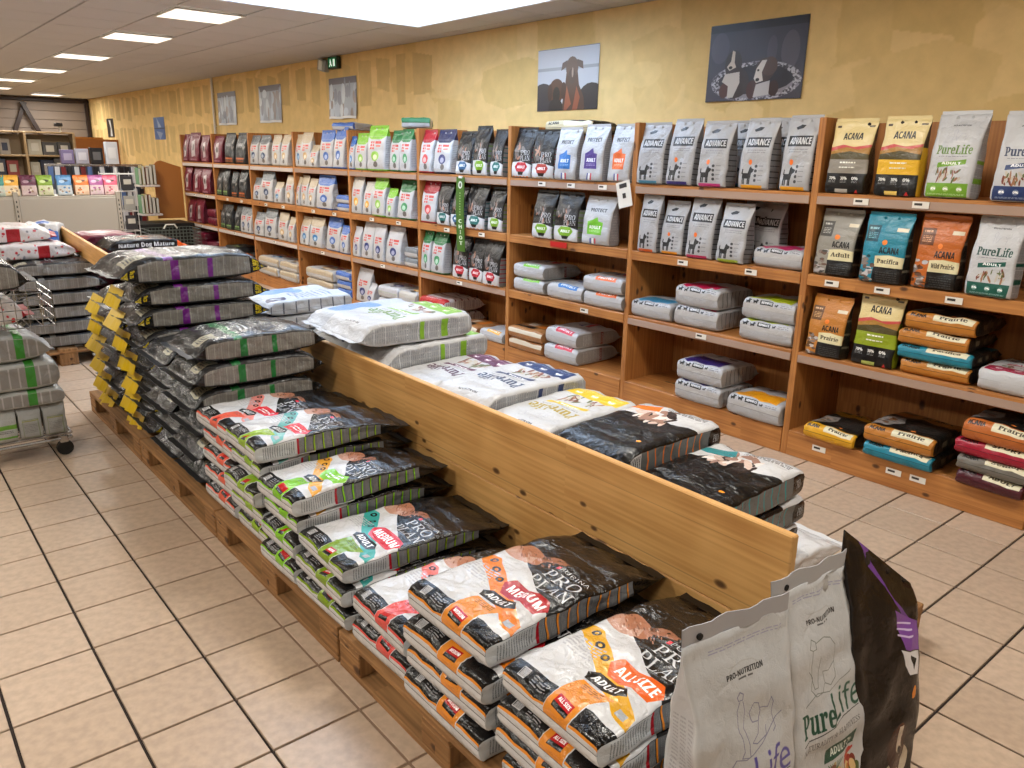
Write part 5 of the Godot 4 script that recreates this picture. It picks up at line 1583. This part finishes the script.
const ORD := ["topmost", "second-from-top", "third-from-top", "fourth-from-top", "fifth-from-top", "sixth-from-top", "seventh-from-top", "eighth-from-top"]

func pile(keys: Array, desc: String, where: String, x0: float, x1: float, zf: float, L: float, T: float, kind: String, turned := false, y := 0.146, tab := false, jit := 0.035, rough := 0.18, amp := 0.013) -> void:
	var n := keys.size()
	for k in n:
		rng.seed = hash(where) + k * 31
		var lab: String = ORD[n - 1 - k] + " " + desc + " " + where
		var top := k == n - 1
		var turn := (PI if turned else 0.0) + rng.randf_range(-jit, jit) * (1.0 if top else 0.6)
		var o := lying(keys[k], kind, "food_sack", lab, "", Vector3((x0 + x1) * 0.5 + rng.randf_range(-0.018, 0.018), y + k * T, zf - L * 0.5 + rng.randf_range(-0.04, 0.012)), L, x1 - x0, T * 0.97, turn, true, k % 3, rough, 0.8, amp)
		if tab:
			part("end_tab", fin_mesh(0.24, 0.12, 0.012, k % 3), mat("yellowtab", Color(0.82, 0.68, 0.06), 0.35), o, Vector3(0.1, T * 0.62, -L * 0.5 + 0.004), Vector3(-0.95 - rng.randf() * 0.3, 0, 0.05))

func rep(k: String, n: int) -> Array:
	var a := []
	for i in n: a.append(k)
	return a

func front_row() -> void:
	pile(rep("pp|ALL SIZE|e0601c|d9a01c|e08a2a|1024", 4), "sack with orange hexagon and yellow band", "beside the upright white sacks", -1.355, -0.995, -1.105, 0.7, 0.09, "block", false)
	pile(rep("pp|MEDIUM|a8141c|e07a1c|e08a2a|1024", 4), "sack with dark red hexagon and orange band", "between pink and yellow banded piles", -1.790, -1.400, -1.09, 0.7, 0.097, "block", false)
	pile(rep("pp||d8504a|e0746c|d8504a|1024", 2), "black white sack with pink band", "tucked under the orange banded sack", -2.150, -1.810, -1.1, 0.7, 0.1, "block", false)
	pile(rep("pp|MEDIUM|c81c28|3aa09a|7a9a1c|1024", 3), "sack with red hexagon and teal band", "next to the pink banded pile", -2.580, -2.200, -1.09, 0.7, 0.08, "block", false)
	pile(rep("pp||7ac01c|e0a03a|7ac01c|1024", 4), "black white sack with lime hexagon", "between the two teal banded piles", -2.910, -2.600, -1.1, 0.7, 0.094, "block", false)
	pile(rep("pp||d8323c|6fb0ac|8ab02a|1024", 5), "sack with pale teal band and lime tab", "next to the lime hexagon pile", -3.260, -2.930, -1.1, 0.7, 0.097, "block", false)
	pile(rep("pp||d0202c|e08a80|e0604a|1024", 5), "sack with red hexagon and salmon band", "against the green striped pile", -3.650, -3.280, -1.105, 0.7, 0.092, "block", false)
	pile(rep("gs|1f6a34|", 6), "green striped grey sided sack", "at the end of the divider board", -4.100, -3.690, -1.13, 0.68, 0.127, "pillow", true, 0.146, false, 0.025, 0.22, 0.012)
	pile(rep("gs|1f6a34|", 5), "green striped grey sided sack", "between the board end pile and yellow tabs", -4.550, -4.130, -1.13, 0.68, 0.127, "pillow", true, 0.146, false, 0.025, 0.22, 0.012)
	pile(rep("gs|6a1f7a|text", 7), "purple striped sack with yellow tab", "right beside the green striped sacks", -5.090, -4.610, -1.14, 0.78, 0.127, "pillow", true, 0.146, true, 0.03, 0.22, 0.012)
	pile(rep("gs|6a1f7a|text", 6), "purple striped sack with yellow tab", "at the far pallet end", -5.710, -5.150, -1.14, 0.78, 0.127, "pillow", true, 0.146, true, 0.03, 0.22, 0.012)
	lying("gs|6a1f7a|text", "pillow", "food_sack", "black sack with purple stripes crowning the yellow tabbed pile", "", Vector3(-4.87, 1.037, -1.48), 0.86, 0.52, 0.155, PI + 0.06, true, 1, 0.2, 0.8, 0.014)

func back_row() -> void:
	pile(["gb", "gb"], "long white sack with green oval", "under the teal edged sacks", -1.805, -1.365, -1.98, 0.9, 0.085, "slim", false)
	pile(rep("pb|3a8a90", 3), "black sack with teal edge", "behind the board near the green oval", -1.775, -1.385, -1.99, 0.62, 0.113, "slim", true, 0.32)
	pile(rep("pb|e07a2a", 5), "black sack with orange edge", "behind the board beside the yellow panel", -2.195, -1.805, -1.98, 0.62, 0.116, "slim", true)
	pile(rep("pl|d9b81c|ADULT|512", 5), "white sack with yellow panel", "behind the board beside black sacks", -2.605, -2.235, -1.98, 0.64, 0.109, "slim", true, 0.146, false, 0.02, 0.4)
	pile(rep("pl|1f3566|ADULT|512", 5), "white sack with navy panel", "behind the board beside the yellow panel", -3.025, -2.625, -1.97, 0.66, 0.119, "slim", true, 0.146, false, 0.02, 0.4)
	pile(rep("pl|5a1f44|ADULT|512", 5), "white sack with plum panel", "behind the board beside the navy panel", -3.405, -3.045, -1.97, 0.66, 0.113, "slim", true, 0.146, false, 0.02, 0.4)
	pile(rep("gs|5a5a5a|", 4), "dark grey sack", "under the lime panel sacks", -3.865, -3.425, -1.97, 0.66, 0.127, "slim", true)
	lying("pl|7aa82a|ADULT|512", "slim", "food_sack", "lower white sack with lime panel behind the board end", "", Vector3(-3.62, 0.668, -2.33), 0.68, 0.44, 0.135, PI + 0.02, true, 0, 0.4, 0.7, 0.012)
	lying("pl|7aa82a|ADULT|512", "slim", "food_sack", "upper white sack with lime panel jutting over the board end", "", Vector3(-3.64, 0.803, -2.22), 0.7, 0.44, 0.135, PI - 0.03, true, 1, 0.4, 0.7, 0.014)
	pile(rep("bx", 6), "large white sack with blue panel", "beyond the lime panel sacks", -4.325, -3.905, -1.97, 0.66, 0.123, "slim", true, 0.146, false, 0.03, 0.4)
	pallet(Vector3(-5.27, 0.001, -2.44), 1.2, 0.98, "wooden pallet under the ruled white sacks at the far end", "rear wooden pallets")
	pile(rep("bx", 6), "large white sack with ruled sides", "at the far end behind the dark sacks", -5.445, -4.945, -2.0, 0.66, 0.112, "slim", true, 0.146, false, 0.03, 0.4)

func upright(key: String, label: String, at: Vector3, yaw: float, W: float, H: float, T: float, lean: float, variant: int, seal: Color, rough: float, slant := 0.0) -> Node3D:
	var o := thing("food_sack", label, "sack", at, yaw)
	var fr := Basis(Vector3.RIGHT, -lean) * Basis(Vector3.RIGHT, PI / 2)
	var b := part("body", bag_mesh("stand", H, W, T, variant, 0.016, 44, false, slant), bag_mat(key, rough, 0.35), o)
	b.transform = Transform3D(fr, Basis(Vector3.RIGHT, -lean) * Vector3(0, H * 0.5, -T * 0.5))
	if slant != 0.0: return o
	var f := part("seal", fin_mesh(W * 1.03, 0.045, 0.006, variant), mat("upseal" + key, seal, 0.45), o)
	f.transform = Transform3D(fr, Basis(Vector3.RIGHT, -lean) * Vector3(0, H - 0.006, 0))
	if key.begins_with("plh"):
		var h := part("punch_hole", tube([Vector3(0, 0, -0.003), Vector3(0, 0, 0.003)], 0.008, 10), mat("hole", Color(0.03, 0.03, 0.03), 0.8), o)
		h.position = Basis(Vector3.RIGHT, -lean) * Vector3(-W * 0.36, H + 0.012, 0.001)
	return o

func upright_sacks() -> void:
	upright("plh|5a52a0|ADULT|sit", "tall upright white sack with purple lettering", Vector3(-0.78, 0, -1.335), 1.42, 0.31, 0.79, 0.16, 0.06, 0, Color(0.66, 0.66, 0.68), 0.42)
	upright("plh|124a38|ADULT 7+|hug", "tall upright white sack with dark green lettering", Vector3(-0.77, 0, -1.665), 1.5, 0.32, 0.79, 0.16, 0.08, 1, Color(0.66, 0.66, 0.67), 0.42)
	upright("bk", "tall upright dark brown sack with hound picture", Vector3(-0.735, 0, -1.9), 1.3, 0.25, 0.84, 0.16, 0.08, 2, Color(0.12, 0.06, 0.045), 0.22, 0.1)

# ------------------------------------------------------------------ far things
func trolley() -> void:
	var ch := mat("chrome", Color(0.72, 0.72, 0.72), 0.25, 0.9)
	var o := thing("shopping_trolley", "chrome wire trolley loaded with grey sacks", "trolley", Vector3(-5.27, 0, -0.45))
	var st := newst()
	var L := 0.55
	for y in [0.105, 0.135]:
		add_tube(st, [Vector3(0.2, y, -L + 0.18), Vector3(0.2, y, L), Vector3(-0.2, y, L), Vector3(-0.2, y, -L + 0.18), Vector3(0.2, y, -L + 0.18)], 0.01)
	for k in 8: add_tube(st, [Vector3(-0.2 + k * 0.057, 0.135, -L + 0.18), Vector3(-0.2 + k * 0.057, 0.135, L)], 0.004, 4)
	part("base_frame", st.commit(), ch, o)
	for sx in [-1, 1]:
		for z in [-L + 0.22, L - 0.1]:
			var w := part("wheel", tube([Vector3(-0.014, 0, 0), Vector3(0.014, 0, 0)], 0.045, 16), mat("rubber", Color(0.06, 0.06, 0.06), 0.6), o, Vector3(0.19 * sx, 0.046, z))
			part("fork", box(0.04, 0.05, 0.045, 0.006), ch, w, Vector3(0, 0.055, 0))
	st = newst()
	for sx in [-1, 1]: add_tube(st, [Vector3(0.2 * sx, 0.2, L - 0.02), Vector3(0.2 * sx, 0.95, L), Vector3(0.2 * sx, 1.0, L + 0.08)], 0.012)
	add_tube(st, [Vector3(-0.2, 1.0, L + 0.08), Vector3(0.2, 1.0, L + 0.08)], 0.014)
	part("handle_frame", st.commit(), ch, o)
	# wire basket on top
	st = newst()
	for y in [0.79, 0.84, 0.89, 0.94, 0.98]: add_tube(st, [Vector3(0.22, y, -0.37), Vector3(0.22, y, 0.5), Vector3(-0.22, y, 0.5), Vector3(-0.22, y, -0.37), Vector3(0.22, y, -0.37)], 0.003, 4)
	for k in 15:
		add_tube(st, [Vector3(0.22, 0.79, -0.37 + k * 0.062), Vector3(0.22, 0.98, -0.37 + k * 0.062)], 0.0025, 4)
		add_tube(st, [Vector3(-0.22, 0.79, -0.37 + k * 0.062), Vector3(-0.22, 0.98, -0.37 + k * 0.062)], 0.0025, 4)
		add_tube(st, [Vector3(-0.22, 0.79, -0.37 + k * 0.062), Vector3(0.22, 0.79, -0.37 + k * 0.062)], 0.0025, 4)
	for k in 6: add_tube(st, [Vector3(-0.22 + k * 0.088, 0.79, -0.37), Vector3(-0.22 + k * 0.088, 0.98, -0.37)], 0.0025, 4)
	part("wire_basket", st.commit(), ch, o)
	# two pouches and a green bag on the rack
	for i in 3:
		standing("po" if i < 2 else "lg|5a8a2a", ["small silver pouch at the trolley corner", "small silver pouch next to the green pouch", "green and grey pouch on the trolley rack"][i], "", Vector3(-5.08, 0.147, -0.745 + i * 0.125), 0.12, 0.18, 0.08, PI / 2, i, 0.03)
	lying("gs|5a5a5a|", "slim", "food_sack", "dark sack lying flat behind the pouches on the trolley rack", "", Vector3(-5.33, 0.147, -0.42), 0.72, 0.28, 0.17, 0.0, true, 1, 0.35, 0.6, 0.01)
	var y := 0.328
	for i in 3:
		var tt: float = [0.1, 0.165, 0.165][i]
		lying("lg|2f7a24", "slim" if i != 2 else "pillow", "food_sack", ["grey sack with green ring, lowest on the trolley", "grey sack with green ring, middle one on the trolley", "grey sack with green rings, uppermost on the trolley"][i], "", Vector3(-5.27, y, -0.43 + 0.015 * i), 0.78, 0.44, tt - 0.003, PI + 0.03 * (i - 1), true, i, 0.35, 0.8, 0.012)
		y += tt
	lying("rw", "slim", "food_sack", "red and white sack inside the trolley basket", "", Vector3(-5.27, 0.8, -0.4), 0.6, 0.36, 0.16, 0.0, true, 0, 0.35, 0.6, 0.01)
	lying("gs|5a5a5a|", "slim", "food_sack", "grey sack lying on top of the trolley basket", "", Vector3(-5.27, 0.985, -0.36), 0.75, 0.42, 0.18, 0.0, true, 1, 0.35, 0.6, 0.01)

func far_pallet() -> void:
	pallet(Vector3(-7.85, 0.001, -1.25), 1.1, 0.9, "wooden pallet under the plain grey sacks near the trolley", "")
	pile(rep("gs|6f6c66|", 6), "dark sack with plain grey sides", "on the pallet behind the trolley", -7.84, -7.34, -0.9, 0.72, 0.12, "pillow", true, 0.146, false, 0.03, 0.25, 0.012)
	pile(rep("gs|6f6c66|", 6), "dark sack with plain grey sides", "in the second row behind the trolley", -8.38, -7.88, -0.9, 0.72, 0.12, "pillow", true, 0.146, false, 0.03, 0.25, 0.012)
	lying("rw", "pillow", "food_sack", "white sack with red print, lower one beside the slanting board", "", Vector3(-7.8, 0.868, -1.06), 0.85, 0.5, 0.13, PI + 0.05, true, 0, 0.35, 0.6, 0.018)
	lying("rw", "pillow", "food_sack", "white sack with red print, upper one beside the slanting board", "", Vector3(-7.95, 0.998, -0.9), 0.95, 0.5, 0.13, PI - 0.12, true, 1, 0.35, 0.6, 0.018)
	var b := thing("slanting_board", "brown pine board leaning between red print sacks and black rolls", "board", Vector3(-7.6, 0.86, -1.52))
	part("plank", box(1.9, 0.16, 0.03, 0.004, 2), wood("honey"), b, Vector3(0, 0.08, 0), Vector3(0, 0, -0.055))
	pallet(Vector3(-7.85, 0.001, -2.2), 1.1, 0.8, "wooden pallet under the black rolls near the trolley", "")
	pile(rep("nd", 6), "black sack with orange end", "behind the slanting board", -8.0, -7.5, -1.75, 0.68, 0.122, "pillow", false, 0.146, false, 0.03, 0.25, 0.012)
	pallet(Vector3(-8.98, 0.001, -2.2), 1.1, 0.8, "wooden pallet under the magenta sacks behind the slanting board", "")
	pile(rep("mg", 6), "magenta sack", "behind the black rolls", -8.55, -8.03, -1.6, 0.6, 0.122, "pillow", false, 0.146, false, 0.03, 0.25, 0.012)
	lying("nd", "pillow", "food_sack", "black sack with orange end and white lettering, crowning the far pile", "", Vector3(-7.75, 0.879, -2.02), 0.68, 0.42, 0.12, 0.05, true, 1, 0.25, 0.6, 0.012)
	lying("mg", "pillow", "food_sack", "magenta sack crowning the far pile behind the board", "", Vector3(-8.28, 0.88, -1.85), 0.55, 0.5, 0.13, 0.1, true, 0, 0.25, 0.6, 0.012)
	lying("wh|3f66b0|3f66b0", "pillow", "food_sack", "crumpled white and blue sack standing above the board end", "", Vector3(-8.4, 0.87, -1.38), 0.4, 0.3, 0.24, 1.2, true, 1, 0.3, 0.8, 0.02)

func far_corner() -> void:
	# grey gondola back with treat pouches on top
	var gm := mat("gondola", Color(0.66, 0.63, 0.58), 0.45)
	var gx := -10.0
	var z0 := 0.6
	var z1 := -2.43
	var o := thing("gondola_shelf", "grey metal gondola shelf back with slotted uprights", "shelf", Vector3(gx, 0, (z0 + z1) * 0.5))
	var n := 3
	var pw := (z0 - z1) / n
	for i in n:
		var zc := (i + 0.5 - n * 0.5) * pw
		for j in 3: part("panel", box(0.03, 0.385, pw - 0.05, 0.004), gm, o, Vector3(0, 0.26 + j * 0.39, zc))
	for i in n + 1:
		var up := part("upright", box(0.05, 1.3, 0.045, 0.003), gm, o, Vector3(0, 0.65, (i - n * 0.5) * pw))
		for k in 24: part("slot", box(0.004, 0.024, 0.01, 0.0), mat("slot", Color(0.1, 0.1, 0.1), 0.8), up, Vector3(0.025, -0.6 + k * 0.05, 0))
	part("top_shelf", box(0.4, 0.03, z0 - z1, 0.004), gm, o, Vector3(-0.19, 1.24, 0))
	part("base", box(0.5, 0.12, z0 - z1, 0.004), gm, o, Vector3(-0.2, 0.06, 0))
	var cols := [["3f8a80", "teal"], ["d9a032", "yellow"], ["5a1f3a", "plum"], ["7a9a2a", "green"], ["4a7fb0", "blue"], ["d9701f", "orange"], ["a0508a", "purple"], ["cc4f6a", "pink"]]
	for i in cols.size():
		var u: float = [-3, 11, 28.5, 45, 64, 81, 95.5, 110][i]
		# column of the picture to a place along the gondola top
		var inv := cam_basis.inverse()
		var a := inv * Vector3(0, 0, 1)
		var b := inv * (Vector3(gx - 0.12, 1.27, 0) - EYE)
		var k := (u - 512.0) / F
		var z := -(b.x + k * b.z) / (a.x + k * a.z)
		standing("tr|" + cols[i][0], cols[i][1] + " headed treat pouch standing on the grey gondola", "", Vector3(gx - 0.06, 1.256, z), 0.15, 0.205, 0.08, PI / 2, i % 3, 0.03)
	# open wooden cabinet with boxed goods
	var cx := -17.0
	var wm := mat("paleoak", Color(0.62, 0.52, 0.38), 0.5)
	var c := thing("display_cabinet", "open pale wood display cabinet full of boxed goods", "cabinet", Vector3(cx, 0, -2.3))
	for z in [1.2, 0.4, -0.4, -1.2]: part("side_panel", box(0.4, 2.04, 0.04, 0.004), wm, c, Vector3(-0.2, 1.02, z))
	for y in [2.03, 1.62, 1.25, 0.85, 0.45, 0.08]: part("shelf", box(0.38, 0.03, 2.36, 0.004), wm, c, Vector3(-0.2, y, 0))
	part("back_panel", box(0.02, 2.0, 2.4, 0.002), wm, c, Vector3(-0.41, 1.0, 0))
	rng.seed = 50
	var bc := [Color(0.42, 0.42, 0.4), Color(0.3, 0.3, 0.3), Color(0.55, 0.52, 0.48), Color(0.16, 0.18, 0.25), Color(0.5, 0.2, 0.18), Color(0.68, 0.66, 0.6)]
	var bn := ["grey", "dark grey", "beige", "navy", "red", "cream"]
	var lid := mat("boxwindow", Color(0.75, 0.74, 0.7), 0.3)
	for r in 3:
		var y: float = [1.636, 1.266, 0.866][r]
		var z := 1.12
		while z > -1.1:
			var w := rng.randf_range(0.13, 0.24)
			if absf(z - w * 0.5 - 0.4) < w * 0.5 + 0.03: z = 0.36
			if absf(z - w * 0.5 + 0.4) < w * 0.5 + 0.03: z = -0.44
			if z - w < -1.16: break
			var k2 := rng.randi() % 6
			var h := rng.randf_range(0.22, 0.33)
			var bx := thing("boxed_item", bn[k2] + " boxed article with window in the display cabinet", "box", Vector3(cx - 0.18, y, -2.3 + z - w * 0.5), 0.0, bn[k2] + " boxes in the display cabinet")
			part("carton", box(0.2, h, w, 0.006), mat("bx%d" % k2, bc[k2], 0.4), bx, Vector3(0, h * 0.5, 0))
			part("window", box(0.006, h * 0.5, w * 0.55, 0.002), lid if k2 % 2 else mat("bx%d" % ((k2 + 1) % 6), bc[(k2 + 1) % 6], 0.4), bx, Vector3(0.1, h * 0.5, 0))
			z -= w + 0.012
	var cm := thing("security_camera", "small dark camera on a white stem atop the cabinet", "camera", Vector3(cx - 0.2, 2.046, -3.33))
	part("stem", tube([Vector3(0, 0, 0), Vector3(0, 0.1, 0)], 0.015, 8), mat("whiteplastic", Color.WHITE), cm)
	part("head", box(0.16, 0.06, 0.12, 0.01), mat("camdark", Color(0.1, 0.09, 0.09), 0.4), cm, Vector3(0.02, 0.13, 0.03))
	# tall chipboard screens behind
	var pine := wood("pine")
	var s := thing("board_screen", "orange chipboard screen between cabinet and yellow wall", "screen", Vector3(-19.6, 0, -4.35))
	part("panel", box(0.03, 2.0, 0.62, 0.004, 3), mat("chip", Color(0.72, 0.46, 0.18), 0.6), s, Vector3(0, 1.0, 0.06))
	part("panel", box(0.03, 1.96, 0.9, 0.004, 5), mat("chip2", Color(0.6, 0.37, 0.16), 0.6), s, Vector3(0.04, 0.98, -0.1))
	# rack of hanging collars and leads
	var rx := -15.0
	var rk := thing("hanging_rack", "metal rack hung with collars and leads before the screen", "rack", Vector3(rx, 0, -3.35))
	part("rail", box(0.03, 0.03, 1.5, 0.004), mat("chrome", Color.WHITE), rk, Vector3(0, 1.5, 0))
	for z in [-0.73, 0.73]: part("post", box(0.04, 1.5, 0.04, 0.004), mat("chrome", Color.WHITE), rk, Vector3(0, 0.75, z))
	part("back_sheet", box(0.01, 1.4, 1.42, 0.002), mat("rackback", Color(0.3, 0.32, 0.38), 0.6), rk, Vector3(-0.05, 0.78, 0))
	rng.seed = 61
	var hc := [[Color(0.72, 0.74, 0.78), "silver"], [Color(0.1, 0.11, 0.14), "black"], [Color(0.3, 0.4, 0.6), "blue"], [Color(0.4, 0.12, 0.14), "red"]]
	for r in 3:
		for k in 15:
			var q: int = [0, 1, 0, 2, 1, 0, 1, 3][rng.randi() % 8]
			var h := rng.randf_range(0.2, 0.32)
			var t := thing("hanging_pack", hc[q][1] + " collar pack hanging on the metal rack", "pack", Vector3(rx + 0.04, 1.47 - r * 0.36 - h, -3.35 - 0.68 + k * 0.097), 0.0, hc[q][1] + " packs hanging on the rack")
			part("card", box(0.012, h, 0.07, 0.003), mat("hang%d" % q, hc[q][0], 0.35), t, Vector3(0, h * 0.5, 0), Vector3(rng.randf_range(-0.06, 0.06), 0, 0))
			part("hook", tube([Vector3(-0.04, h + 0.02, 0), Vector3(0.02, h + 0.02, 0), Vector3(0.025, h - 0.005, 0)], 0.004, 4), mat("chrome", Color.WHITE), t)
	for q in [[Color(0.4, 0.36, 0.5), "lilac", -2.95, 0.22], [Color(0.6, 0.6, 0.66), "silver", -3.17, 0.24], [Color(0.08, 0.08, 0.1), "black", -3.39, 0.26], [Color(0.78, 0.8, 0.84), "white", -3.63, 0.36]]:
		var t2 := thing("display_box", q[1] + " box standing on top of the collar rack", "box", Vector3(rx - 0.02, 1.517, q[2]))
		part("carton", box(0.12, q[3], 0.19, 0.006), mat("dbox" + q[1], q[0], 0.45), t2, Vector3(0, q[3] * 0.5, 0))
		part("label", box(0.004, q[3] * 0.5, 0.12, 0.001), mat("dboxl" + q[1], q[0].lightened(0.3), 0.45), t2, Vector3(0.061, q[3] * 0.5, 0))
	# white wire spinner
	var sp := thing("wire_spinner", "white wire card spinner beside the collar rack", "rack", Vector3(-12.6, 0, -3.08))
	var wirem := mat("whitewire", Color(0.8, 0.8, 0.8), 0.4)
	var st := newst()
	for y in [0.35, 0.62, 0.9, 1.18, 1.42]:
		add_tube(st, [Vector3(0.14, y, -0.2), Vector3(0.14, y, 0.2), Vector3(-0.14, y, 0.2), Vector3(-0.14, y, -0.2), Vector3(0.14, y, -0.2)], 0.008, 5)
	for z in [-0.2, 0.0, 0.2]:
		add_tube(st, [Vector3(0.14, 0.2, z), Vector3(0.14, 1.45, z)], 0.006, 5)
		add_tube(st, [Vector3(-0.14, 0.2, z), Vector3(-0.14, 1.45, z)], 0.006, 5)
	part("wire_frame", st.commit(), wirem, sp)
	part("pole", tube([Vector3(0, 0, 0), Vector3(0, 1.5, 0)], 0.018, 8), wirem, sp)
	part("foot", box(0.4, 0.03, 0.4, 0.01), wirem, sp, Vector3(0, 0.015, 0))
	for r in 4:
		for k in 2:
			var t3 := thing("card_pack", ["grey", "dark"][(r + k) % 2] + " card pack in the white wire spinner", "pack", Vector3(-12.44, 0.37 + r * 0.275, -3.17 + k * 0.19), 0.0, ["grey", "dark"][(r + k) % 2] + " card packs in the spinner")
			part("card", box(0.02, 0.2, 0.15, 0.004), mat("cardp%d" % ((r + k) % 2), [Color(0.6, 0.6, 0.58), Color(0.2, 0.2, 0.22)][(r + k) % 2], 0.4), t3, Vector3(0, 0.1, 0))
			part("label", box(0.003, 0.07, 0.1, 0.001), lid, t3, Vector3(0.0115, 0.12, 0))
	# small book shelf with a rounded wooden cheek by the maroon bags
	var bs := thing("side_shelf", "small shelf with rounded brown wooden cheek beside the maroon bags", "shelf", Vector3(-13.55, 0, -4.0))
	var pl := PackedVector2Array()
	pl.append(Vector2(-0.14, 0.7)); pl.append(Vector2(0.28, 0.7)); pl.append(Vector2(0.28, 1.5))
	for k in 7:
		var t4 := PI * 0.5 * k / 6.0
		pl.append(Vector2(-0.02 - 0.12 * sin(t4), 1.48 + 0.12 * cos(t4)))
	part("cheek", prism(pl, 0.03), mat("cheek", Color(0.66, 0.42, 0.18), 0.55), bs, Vector3(0, 0, 0), Vector3(0, PI / 2, 0))
	for y in [1.22, 0.78]: part("ledge", box(0.3, 0.03, 0.3, 0.004), mat("white_rail", Color.WHITE), bs, Vector3(0.12, y, 0.29))
	rng.seed = 71
	for r in 2:
		for k in 5:
			var h2 := rng.randf_range(0.24, 0.32)
			var cc: Color = [Color(0.4, 0.55, 0.42), Color(0.65, 0.6, 0.42), Color(0.5, 0.3, 0.25), Color(0.66, 0.64, 0.6), Color(0.4, 0.36, 0.26)][k]
			var bk := thing("booklet", ["green", "yellow", "brown", "white", "olive"][k] + " booklet on the " + ["upper", "lower"][r] + " ledge beside the wooden cheek", "book", Vector3(-13.42, [1.236, 0.796][r], -3.59 - k * 0.055))
			part("cover", box(0.18, h2, 0.04, 0.003), mat("bk%d" % k, cc, 0.5), bk, Vector3(0, h2 * 0.5, 0))
			part("pages", box(0.17, h2 - 0.02, 0.03, 0.001), lid, bk, Vector3(0.008, h2 * 0.5, 0))
	# dark table and wire crate
	var tb := thing("low_table", "low black table under the wooden cheek", "table", Vector3(-13.3, 0, -3.75))
	part("table_top", box(0.7, 0.05, 0.95, 0.005), mat("blackwood", Color(0.05, 0.045, 0.04), 0.5), tb, Vector3(0, 0.64, 0))
	part("skirt", box(0.02, 0.6, 0.9, 0.003), mat("blackwood", Color.BLACK), tb, Vector3(0.3, 0.31, 0))
	for sx in [-1, 1]:
		for sz in [-1, 1]: part("leg", box(0.05, 0.62, 0.05, 0.004), mat("blackwood", Color.BLACK), tb, Vector3(0.3 * sx, 0.31, 0.42 * sz))
	var wc := thing("wire_crate", "dark wire crate with white handle beside the maroon bags", "crate", Vector3(-12.6, 0, -3.75))
	st = newst()
	for k in 13:
		var yy := 0.02 + k * 0.05
		add_tube(st, [Vector3(0.24, yy, -0.36), Vector3(0.24, yy, 0.36), Vector3(-0.24, yy, 0.36), Vector3(-0.24, yy, -0.36), Vector3(0.24, yy, -0.36)], 0.005, 4)
	for k in 15:
		var zz := -0.36 + k * 0.0514
		add_tube(st, [Vector3(0.24, 0.02, zz), Vector3(0.24, 0.62, zz)], 0.004, 4)
		add_tube(st, [Vector3(-0.24, 0.02, zz), Vector3(-0.24, 0.62, zz)], 0.004, 4)
	part("wire_cage", st.commit(), mat("darkwire", Color(0.4, 0.43, 0.41), 0.4, 0.3), wc)
	part("tray", box(0.46, 0.03, 0.7, 0.004), mat("blackwood", Color.BLACK), wc, Vector3(0, 0.025, 0))
	part("handle", tube([Vector3(0, 0.62, -0.1), Vector3(0, 0.68, -0.06), Vector3(0, 0.68, 0.06), Vector3(0, 0.62, 0.1)], 0.012, 6), mat("whiteplastic", Color.WHITE), wc)
